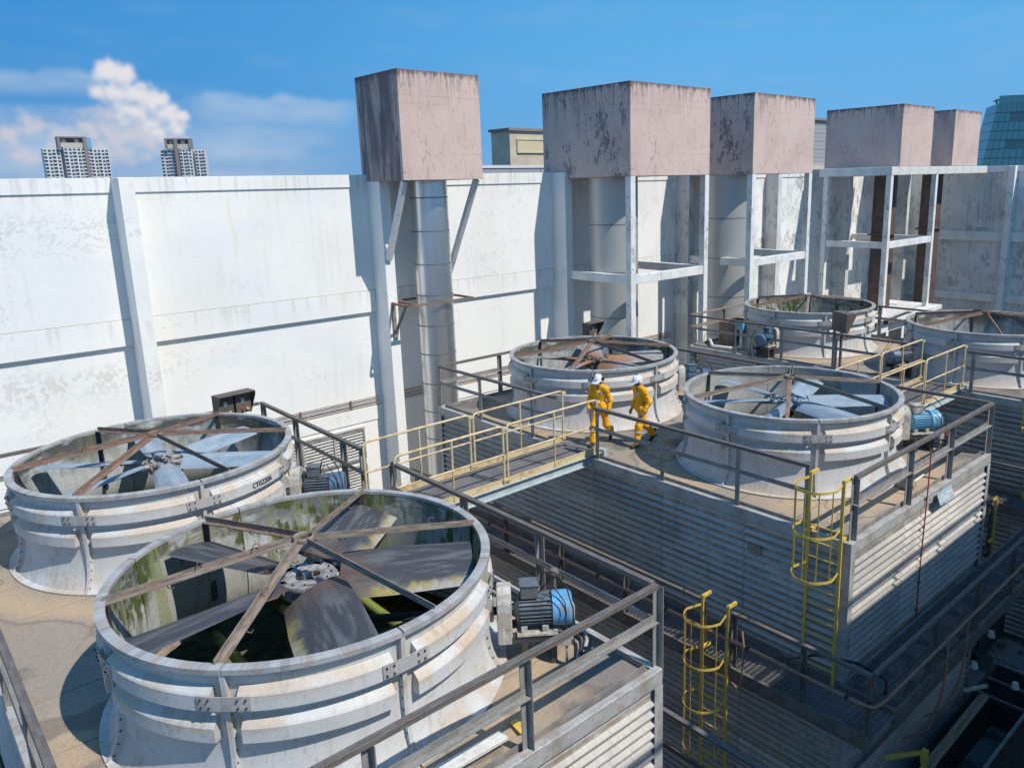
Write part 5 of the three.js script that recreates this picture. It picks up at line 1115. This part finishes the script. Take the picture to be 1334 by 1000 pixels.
// pose: local frame, +z = walking direction, +x = the worker's left, y up; joints in metres
function worker(cfg) {
  const o = thing('person', cfg.label, 'person', [cfg.x, 0, cfg.b]); o.rotation.y = cfg.turn; o.scale.set(0.92, 1, 0.95);
  const J = cfg.pose, b = (p, q, r0, r1) => [...J[p], ...J[q], r0, r1];
  const headC = J.head, ax = cfg.nod;          // head centre and its nod (radians, forward)
  const hp = (x, y, z) => { const c = Math.cos(ax), s = Math.sin(ax); return [headC[0] + x, headC[1] + y * c - z * s, headC[2] + y * s + z * c]; };
  const lo = [-0.62, -0.02, -0.75], sz = [1.24, 1.86, 1.5];
  // body under the clothes
  const skin = [[...J.neck, ...headC, 0.058, 0.06], [...hp(0, 0.03, -0.02), ...hp(0, 0.05, 0.01), 0.092, 0.09], [...hp(0, -0.05, 0.035), ...hp(0, -0.085, 0.055), 0.066, 0.045], [...hp(0, -0.005, 0.095), ...hp(0, -0.03, 0.112), 0.012, 0.016], [...hp(0.084, -0.01, 0), ...hp(0.088, 0.02, -0.005), 0.016, 0.016], [...hp(-0.084, -0.01, 0), ...hp(-0.088, 0.02, -0.005), 0.016, 0.016], [...hp(0.03, 0.012, 0.088), ...hp(-0.03, 0.012, 0.088), 0.014, 0.014],
    b('neck', 'pelvis', 0.10, 0.11)];
  for (const s of ['L', 'R']) skin.push(b('sh' + s, 'el' + s, 0.045, 0.038), b('el' + s, 'wr' + s, 0.038, 0.026), b('hip' + s, 'kn' + s, 0.075, 0.052), b('kn' + s, 'an' + s, 0.052, 0.038), [...J.neck, ...J['sh' + s], 0.05, 0.05]);
  const bodyGeo = [meshField(skin, lo, sz, 110, 0.035)];
  for (const s of ['L', 'R']) {
    const w = new THREE.Vector3(...J['wr' + s]), e = new THREE.Vector3(...J['el' + s]), d = w.clone().sub(e).normalize(), sx = s === 'L' ? 1 : -1;
    const fwdv = new THREE.Vector3(0, 0, 1).addScaledVector(d, -d.z).normalize(), inn = new THREE.Vector3().crossVectors(d, fwdv).multiplyScalar(sx).normalize();
    const P = (a, f, i) => { const v = w.clone().addScaledVector(d, a).addScaledVector(fwdv, f).addScaledVector(inn, i); return [v.x, v.y, v.z]; };
    const hb = [[...P(-0.03, 0, 0), ...P(0.02, 0, 0), 0.026, 0.026], [...P(0.02, 0.016, 0), ...P(0.085, 0.028, 0), 0.018, 0.016], [...P(0.02, -0.014, 0), ...P(0.085, -0.028, 0), 0.018, 0.015], [...P(0.03, 0, 0), ...P(0.088, 0, 0), 0.019, 0.016]];
    [[0.030, 0.040, 0.030], [0.010, 0.046, 0.034], [-0.010, 0.042, 0.031], [-0.029, 0.034, 0.025]].forEach(([f, l1, l2]) => { const a = 0.088, q = P(a + l1 * 0.9, f, 0.012), r = P(a + l1 * 0.9 + l2 * 0.75, f, 0.036); hb.push([...P(a, f, 0), ...q, 0.0092, 0.0085], [...q, ...r, 0.0085, 0.007]); });
    hb.push([...P(0.03, 0.03, 0.008), ...P(0.068, 0.052, 0.022), 0.0125, 0.0105], [...P(0.068, 0.052, 0.022), ...P(0.10, 0.056, 0.03), 0.0105, 0.0085]);
    const c = P(0.06, 0, 0.01); bodyGeo.push(meshField(hb, [c[0] - 0.13, c[1] - 0.13, c[2] - 0.13], [0.26, 0.26, 0.26], 70, 0.012));
  }
  part(o, 'body', merge(bodyGeo), M.skin);
  // one-piece coverall
  const k = (p, q, t) => J[p].map((v, i) => mix(v, J[q][i], t));
  const cl = [[...k('neck', 'chest', 0.35), ...J.chest, 0.095, 0.128], [J.chest[0] - 0.07, J.chest[1], J.chest[2], J.chest[0] + 0.07, J.chest[1], J.chest[2], 0.122, 0.122], [...J.chest, ...J.pelvis, 0.136, 0.136], [J.pelvis[0] - 0.06, J.pelvis[1], J.pelvis[2], J.pelvis[0] + 0.06, J.pelvis[1], J.pelvis[2], 0.132, 0.132]];
  for (const s of ['L', 'R']) {
    cl.push([...k('neck', 'sh' + s, 0.35), ...J['sh' + s], 0.078, 0.078], b('sh' + s, 'el' + s, 0.076, 0.064), [...J['el' + s], ...k('el' + s, 'wr' + s, 0.88), 0.066, 0.054], [...J['hip' + s], ...J['kn' + s], 0.108, 0.082], [...J['kn' + s], ...k('kn' + s, 'an' + s, 0.9), 0.083, 0.084]);
  }
  const suit = meshField(cl, lo, sz, 120, 0.06);
  { const p = suit.attributes.position, n = suit.attributes.normal; for (let i = 0; i < p.count; i++) { const q = fbm(p.getX(i) * 9 + p.getZ(i) * 5, p.getY(i) * 15 + p.getZ(i) * 6, 3, 1301) - 0.5; p.setXYZ(i, p.getX(i) + n.getX(i) * q * 0.024, p.getY(i) + n.getY(i) * q * 0.014, p.getZ(i) + n.getZ(i) * q * 0.024); } }
  const cloth = part(o, 'coverall', suit, M.coverall);
  const band = (p, q, t, r) => { const a = new THREE.Vector3(...k(p, q, t - 0.035)), c = new THREE.Vector3(...k(p, q, t + 0.055)); return cyl(a, c, r, r * 0.98, 20, true); };
  for (const s of ['L', 'R']) { part(cloth, 'reflective_band', band('el' + s, 'wr' + s, -0.08, 0.084), M.tape); part(cloth, 'reflective_band', band('kn' + s, 'an' + s, 0.28, 0.112), M.tape); }
  { const g = flat(new THREE.BoxGeometry(0.085, 0.05, 0.012)); g.translate(J.chest[0] + 0.085, J.chest[1] + 0.07, J.chest[2] + 0.133); part(cloth, 'name_patch', boxUV(g), M.tape); }
  { const g = flat(new THREE.TorusGeometry(0.085, 0.026, 8, 22)); g.rotateX(Math.PI / 2 - 0.25); g.translate(J.neck[0], J.neck[1] + 0.005, J.neck[2] + 0.012); part(cloth, 'collar', boxUV(g), M.coverall); }
  // helmet, ear muffs, hair, boots
  const rot = (g) => { g.rotateX(ax); g.translate(...headC); return g; };
  { const prof = []; for (let i = 0; i <= 10; i++) { const a = i / 10 * Math.PI / 2; prof.push([0.120 * Math.cos(a), 0.133 * Math.sin(a)]); } const g = lathe(prof, 30); g.scale(0.93, 1, 1.12); g.translate(0, 0.045, -0.005); const br = flat(new THREE.CylinderGeometry(0.126, 0.134, 0.016, 30)); br.scale(0.93, 1, 1.16); br.translate(0, 0.046, 0.012); const pk = flat(new THREE.CylinderGeometry(0.10, 0.10, 0.012, 24, 1, false, -Math.PI / 2.2, Math.PI / 1.1)); pk.scale(1, 1, 0.72); pk.translate(0, 0.036, 0.13); const rg = flat(new THREE.BoxGeometry(0.03, 0.008, 0.14)); rg.translate(0, 0.176, -0.005); part(o, 'helmet', rot(boxUV(merge([g, br, pk, rg].map(boxUVs)))), M.helmet); }
  for (const sx of [1, -1]) { const g = flat(new THREE.CylinderGeometry(0.042, 0.046, 0.045, 18)); g.scale(1, 1, 1.25); g.rotateZ(Math.PI / 2); g.translate(sx * 0.128, 0.045, -0.02); part(o, 'ear_muff', boxUV(rot(g)), cfg.muff); }
  { const g = flat(new THREE.TorusGeometry(0.134, 0.009, 8, 26, Math.PI)); g.rotateY(Math.PI / 2); g.rotateX(-1.15); g.rotateY(Math.PI / 2); g.translate(0, 0.05, -0.04); const s = flat(new THREE.SphereGeometry(0.1, 18, 10, 0, Math.PI * 2, Math.PI * 0.32, Math.PI * 0.4)); s.scale(0.98, 1, 1); s.translate(0, 0.03, -0.035); part(o, 'hair', boxUV(rot(s)), M.hair); part(o, 'head_band', boxUV(rot(g)), M.black); }
  for (const s of ['L', 'R']) {
    const a = J['an' + s], t = J['toe' + s];
    const bt = [[a[0], a[1] + 0.10, a[2], a[0], a[1], a[2], 0.062, 0.056], [...a.map((v, i) => v - (i === 1 ? 0.035 : 0)), ...t, 0.048, 0.040], [a[0], a[1] - 0.03, a[2] - 0.045, ...a, 0.044, 0.05], [(a[0] + t[0]) / 2, (a[1] + t[1]) / 2 - 0.01, (a[2] + t[2]) / 2, ...t, 0.050, 0.042]];
    const c = [(a[0] + t[0]) / 2, (a[1] + t[1]) / 2, (a[2] + t[2]) / 2];
    part(o, 'boot', meshField(bt, [c[0] - 0.22, c[1] - 0.22, c[2] - 0.22], [0.44, 0.44, 0.44], 56, 0.02), M.boot);
  }
  return o;
}
function boxUVs(g) { const f = flat(g); return f.attributes.uv ? f : boxUV(f); }
// stride: left foot planted ahead, right foot behind on its toe
const strideA = {
  pelvis: [0, 0.95, 0], chest: [0, 1.26, 0.025], neck: [0, 1.475, 0.045], head: [0, 1.61, 0.10],
  shL: [0.185, 1.40, 0.05], elL: [0.265, 1.13, -0.05], wrL: [0.262, 0.89, 0.05], shR: [-0.185, 1.40, 0.07], elR: [-0.262, 1.13, 0.04], wrR: [-0.27, 0.90, 0.16],
  hipR: [-0.095, 0.92, 0.01], knR: [-0.10, 0.52, 0.20], anR: [-0.105, 0.10, 0.27], toeR: [-0.115, 0.045, 0.42],
  hipL: [0.095, 0.92, -0.01], knL: [0.105, 0.50, -0.10], anL: [0.11, 0.20, -0.44], toeL: [0.115, 0.06, -0.34],
};
const strideB = {
  pelvis: [0, 0.94, 0], chest: [0, 1.25, 0.03], neck: [0, 1.465, 0.06], head: [0, 1.595, 0.12],
  shL: [0.185, 1.395, 0.05], elL: [0.255, 1.13, -0.06], wrL: [0.25, 0.90, 0.09], shR: [-0.185, 1.395, 0.05], elR: [-0.25, 1.13, -0.02], wrR: [-0.24, 0.90, 0.13],
  hipR: [-0.095, 0.92, -0.01], knR: [-0.10, 0.51, -0.14], anR: [-0.105, 0.19, -0.46], toeR: [-0.11, 0.055, -0.36],
  hipL: [0.095, 0.92, 0.01], knL: [0.10, 0.52, 0.16], anL: [0.105, 0.10, 0.22], toeL: [0.11, 0.045, 0.37],
};
worker({ x: 12.86, b: 12.78, turn: Math.atan2(-0.93, 0.34), pose: strideA, nod: 0.4, muff: M.black, label: 'worker in yellow coverall and white helmet stepping onto the bridge, looking down' });
worker({ x: 13.46, b: 11.99, turn: Math.atan2(-0.97, -0.22), pose: strideB, nod: 0.36, muff: M.helmet, label: 'worker in yellow coverall following behind, seen from the side in mid stride' });

// ------------------------------------------------------------------ far buildings
function atPixel(px, py, dist) { // unit view ray through a pixel of the 1334 x 1000 picture, at a horizontal distance
  const v = new THREE.Vector3((px - 731.14) / FOCAL, -(py - 470.55) / FOCAL, -1).applyQuaternion(camera.quaternion), h = Math.hypot(v.x, v.z);
  return new THREE.Vector3(v.x / h * dist, 6.181 + v.y / h * dist, v.z / h * dist);
}
M.tWhite = mat({ color: new THREE.Color(0.66, 0.66, 0.65), roughness: 0.9, name: 'tower_white_render' });
M.tBrown = mat({ color: new THREE.Color(0.26, 0.20, 0.19), roughness: 0.9, name: 'tower_brown_render' });
M.tGrey = mat({ color: new THREE.Color(0.33, 0.34, 0.36), roughness: 0.9, name: 'tower_grey_render' });
M.tCream = mat({ color: new THREE.Color(0.55, 0.50, 0.40), roughness: 0.9, name: 'tower_cream_render' });
M.tGlass = mat({ color: new THREE.Color(0.045, 0.06, 0.085), roughness: 0.25, name: 'tower_window_glass' });
function tower(cx, label, variant) {
  const p = atPixel(cx, 232, 760), o = new THREE.Group(); o.name = numbered('apartment_tower'); o.position.set(p.x, GROUND, p.z); o.rotation.y = Math.atan2(-p.x, -p.z) + variant.turn; scene.add(o);
  o.userData = { label, category: 'building', group: 'white apartment towers on the skyline' };
  const W = variant.w, base = 13 + 0, top = variant.h, B = (x0, x1, y0, y1, z0, z1) => boxUV(flat(new THREE.BoxGeometry(x1 - x0, y1 - y0, z1 - z0)).translate((x0 + x1) / 2, (y0 + y1) / 2, (z0 + z1) / 2));
  const bays = variant.bays;
  for (const [x0, x1, dz, m, ht] of bays) part(o, 'wall', B(x0 * W, x1 * W, 0, top * ht, -16, dz), m);
  const win = B(-0.5, 0.5, -0.5, 0.5, -0.5, 0.5);
  for (const [x0, x1, dz, m, ht, cols] of bays) {
    if (!cols) continue;
    const n = Math.round(top * ht / 2.75), cw = (x1 - x0) * W / cols;
    for (let f = Math.max(0, n - 14); f < n; f++) for (let c = 0; c < cols; c++) {
      const y = top * ht - 1.7 - (n - 1 - f) * 2.75; const q = part(o, 'window', win, M.tGlass); q.scale.set(cw * 0.62, 1.45, 0.4); q.position.set(x0 * W + (c + 0.5) * cw, y, dz + 0.05);
      if (c % 2 === 0) { const l = part(o, 'balcony', win, M.tWhite); l.scale.set(cw * 0.86, 0.85, 1.2); l.position.set(x0 * W + (c + 0.5) * cw, y - 1.35, dz + 0.6); }
    }
  }
  const [c0, c1] = variant.crown;
  part(o, 'crown_frame', merge([B(c0 * W, c1 * W, top + 7.4, top + 8.4, -12, 1), B(c0 * W, c0 * W + 1.8, top, top + 7.4, -12, 1), B(c1 * W - 1.8, c1 * W, top, top + 7.4, -12, 1), B(c0 * W + 1.8, c1 * W - 1.8, top, top + 7.4, -11, -9)]), M.tBrown);
  part(o, 'crown_block', merge([B(c0 * W + 2, c1 * W - 2, top, top + 3.6, -8, 0.2), B(c0 * W + 3, c0 * W + 6, top + 3.6, top + 6.6, -6, -2), B(c1 * W - 8, c1 * W - 5, top + 3.6, top + 6.8, -6, -2)]), M.tCream);
  if (variant.tank) part(o, 'water_tank', B(c1 * W + 0.3, c1 * W + 3.4, top - 1, top + 8, -8, -1), M.motorSky);
  part(o, 'fin', B(variant.fin * W - 1.2, variant.fin * W + 1.2, 0, top + 7.8, -2, 1.6), M.tBrown);
}
const bayA = [[-0.5, -0.24, -3, M.tWhite, 0.985, 4], [-0.24, -0.195, -6, M.tGrey, 0.97, 0], [-0.195, 0.13, 0, M.tWhite, 1.0, 5], [0.13, 0.2, -1, M.tGrey, 0.99, 1], [0.2, 0.5, -3, M.tWhite, 0.985, 5]];
tower(105, 'left white apartment tower with brown crown and a blue tank on the skyline', { turn: 0.12, w: 46, h: 51.5, bays: bayA, crown: [-0.27, 0.17], fin: 0.14, tank: true });
tower(241, 'right white apartment tower with a dark brown crown on the skyline', { turn: -0.15, w: 35, h: 50.5, bays: [[-0.5, -0.17, -3, M.tWhite, 0.985, 4], [-0.17, -0.06, -1, M.tBrown, 1.0, 0], [-0.06, 0.21, 0, M.tWhite, 1.0, 4], [0.21, 0.27, -5, M.tGrey, 0.97, 0], [0.27, 0.5, -3, M.tWhite, 0.98, 3]], crown: [-0.36, 0.22], fin: -0.115 });
{
  const p = atPixel(42, 232, 500), o = thing('low_rooftop', 'low dark rooftop with small white and teal plant boxes at the left skyline', 'building', [p.x, GROUND, -p.z]); o.rotation.y = Math.atan2(-p.x, -p.z);
  const B = (x0, x1, y0, y1, z0, z1) => boxUV(flat(new THREE.BoxGeometry(x1 - x0, y1 - y0, z1 - z0)).translate((x0 + x1) / 2, (y0 + y1) / 2, (z0 + z1) / 2));
  part(o, 'wall', B(-10, 16, 0, 15.5, -10, 0), M.tGrey); part(o, 'parapet', B(-10.2, 16, 15.503, 16.8, -10, 0.2), M.tBrown);
  part(o, 'plant_box', B(-0.5, 2.8, 16.8, 21.5, -6, -2), M.tWhite); part(o, 'plant_box', B(4, 7.5, 18.8, 21.4, -6, -2), M.tWhite); part(o, 'screen', B(-2, 8, 16.8, 18.6, -7, -6.2), M.motorSky);
}
{
  const p = atPixel(369, 229, 600), o = thing('spire', 'tiny dark spire poking above the white wall', 'spire', [p.x, GROUND, -p.z]);
  const g = cyl(new THREE.Vector3(0, 0, 0), new THREE.Vector3(0, 17.5, 0), 1.2, 1.2, 6), h = cyl(new THREE.Vector3(0, 17.5, 0), new THREE.Vector3(0, 20.5, 0), 1.2, 0.15, 6);
  part(o, 'shaft', merge([g, h]), M.tBrown);
}
{
  const b0 = 40, o = thing('stair_block', 'tan rooftop block with a yellow recessed panel behind the white wall', 'building', [34, 0, b0]);
  put(o, 'wall', box(32.45, 38.4, GROUND, 9.55, b0, b0 + 1.9), M.stairTan = mat({ map: metalTex(4, [0.62, 0.52, 0.38], [0.54, 0.45, 0.33], [0.46, 0.38, 0.28], 0.6, 1401, 0.3), roughness: 0.9, name: 'tan_render' }));
  put(o, 'roof_lip', box(32.3, 38.5, 9.553, 9.72, b0 - 0.15, b0 + 2.0), M.tBrown);
  put(o, 'panel', box(33.1, 35.4, 8.25, 9.0, b0 - 0.05, b0 - 0.003), mat({ color: new THREE.Color(0.63, 0.535, 0.33), roughness: 0.9, name: 'yellow_panel_render' }));
  put(o, 'panel_frame', [box(33.0, 35.5, 9.003, 9.06, b0 - 0.09, b0 - 0.003), box(33.0, 35.5, 8.19, 8.247, b0 - 0.09, b0 - 0.003), box(33.0, 33.097, 8.247, 9.003, b0 - 0.09, b0 - 0.003), box(35.403, 35.5, 8.247, 9.003, b0 - 0.09, b0 - 0.003)], M.stairTan);
}
{
  const o = thing('rear_parapet', 'grey panelled parapet seen just over the white wall between the first two pink housings', 'parapet', [33, 0, 35]);
  for (let i = 0; i < 13; i++) put(o, 'panel', box(24 + i * 2.2, 24 + i * 2.2 + 2.17, 5.6, 7.12, 35, 35.15), M.tGrey);
  put(o, 'coping', box(24, 52.6, 7.123, 7.28, 34.95, 35.2), M.tWhite);
}
{
  const o = thing('louvred_plant_room', 'dark grey panelled roof building with a tan base between the third and fourth pink housings', 'building', [66, 0, 40]);
  put(o, 'base_wall', box(55, 80, GROUND, 7.15, 34, 46), M.stairTan);
  for (let i = 0; i < 11; i++) put(o, 'cladding_board', box(55.5, 79.5, 7.16 + i * 0.32, 7.16 + i * 0.32 + 0.305, 34.4 + (i % 2) * 0.02, 45), M.tGrey);
  put(o, 'roof_lip', box(55.3, 79.7, 10.68, 10.85, 34.2, 45.2), M.tBrown);
}
{
  const D = 330, p = atPixel(1322, 214, D), o = thing('glass_tower', 'teal glass office tower with sloping sides at the right edge of the skyline', 'building', [p.x, GROUND, -p.z]); o.rotation.y = Math.atan2(-p.x, -p.z) + 0.25;
  M.teal = mat({ color: new THREE.Color(0.045, 0.19, 0.24), roughness: 0.12, metalness: 0.3, name: 'teal_curtain_glass' }); M.tealDark = mat({ color: new THREE.Color(0.025, 0.09, 0.13), roughness: 0.3, name: 'teal_mullion' });
  const H = 36.5, w0 = 15, w1 = 9, d0 = 9, d1 = 8, at = (t) => [mix(w0, w1, t), mix(d0, d1, t)];
  const quad = (a, b, c, d) => { const g = new THREE.BufferGeometry(); g.setAttribute('position', new THREE.Float32BufferAttribute([...a, ...b, ...c, ...a, ...c, ...d], 3)); g.computeVertexNormals(); return boxUV(g); };
  const rows = 12, core = [];
  const lvl = (i) => i / rows;
  const [cw, cd] = [w0 - 0.6, d0 - 0.6];
  { const g = flat(new THREE.CylinderGeometry(1, 1, H, 4, 1)); const ps = g.attributes.position; for (let i = 0; i < ps.count; i++) { const t = ps.getY(i) / H + 0.5, [w, d] = at(t), a = Math.atan2(ps.getZ(i), ps.getX(i)), sx = Math.sign(Math.cos(a + Math.PI / 4)), sz = Math.sign(Math.sin(a + Math.PI / 4)); if (Math.hypot(ps.getX(i), ps.getZ(i)) > 0.5) ps.setXYZ(i, sx * (w - 0.15), ps.getY(i) + H / 2, sz * (d - 0.15)); else ps.setXYZ(i, 0, ps.getY(i) + H / 2, 0); } g.computeVertexNormals(); part(o, 'core', boxUV(g), M.tealDark); }
  for (let r = 4; r < rows; r++) for (const side of [0, 1, 2]) {
    const t0 = lvl(r) + 0.004, t1 = lvl(r + 1) - 0.004, [a0, e0] = at(t0), [a1, e1] = at(t1), n = side === 0 ? 12 : 6;
    for (let c = 0; c < n; c++) {
      const u0 = (c + 0.04) / n * 2 - 1, u1 = (c + 0.96) / n * 2 - 1, y0 = t0 * H, y1 = t1 * H;
      if (side === 0 && (r === 7 || r === 10) && c > 2) continue;
      const g = side === 0 ? quad([u0 * a0, y0, e0], [u1 * a0, y0, e0], [u1 * a1, y1, e1], [u0 * a1, y1, e1]) : side === 1 ? quad([-a0, y0, u0 * e0], [-a0, y0, u1 * e0], [-a1, y1, u1 * e1], [-a1, y1, u0 * e1]) : quad([a0, y0, u1 * e0], [a0, y0, u0 * e0], [a1, y1, u0 * e1], [a1, y1, u1 * e1]);
      part(o, 'pane', g, M.teal);
    }
  }
  part(o, 'crown_screen', merge(Array.from({ length: 17 }, (_, i) => boxUV(flat(new THREE.BoxGeometry(0.95, 2.6, 0.3)).translate(-8.2 + i * 1.02, H + 1.3, 7.6)))), M.teal);
  part(o, 'window_crane', merge([boxUV(flat(new THREE.BoxGeometry(3.2, 0.5, 0.5)).rotateZ(0.3).translate(-8.5, H + 1.4, 6)), boxUV(flat(new THREE.BoxGeometry(0.6, 1.6, 0.6)).translate(-9, H + 0.8, 6))]), M.tealDark);
}

// thin haze over the far skyline
scene.fog = new THREE.FogExp2(0xa9c4dc, 0.00012);

renderer.render(scene, camera);
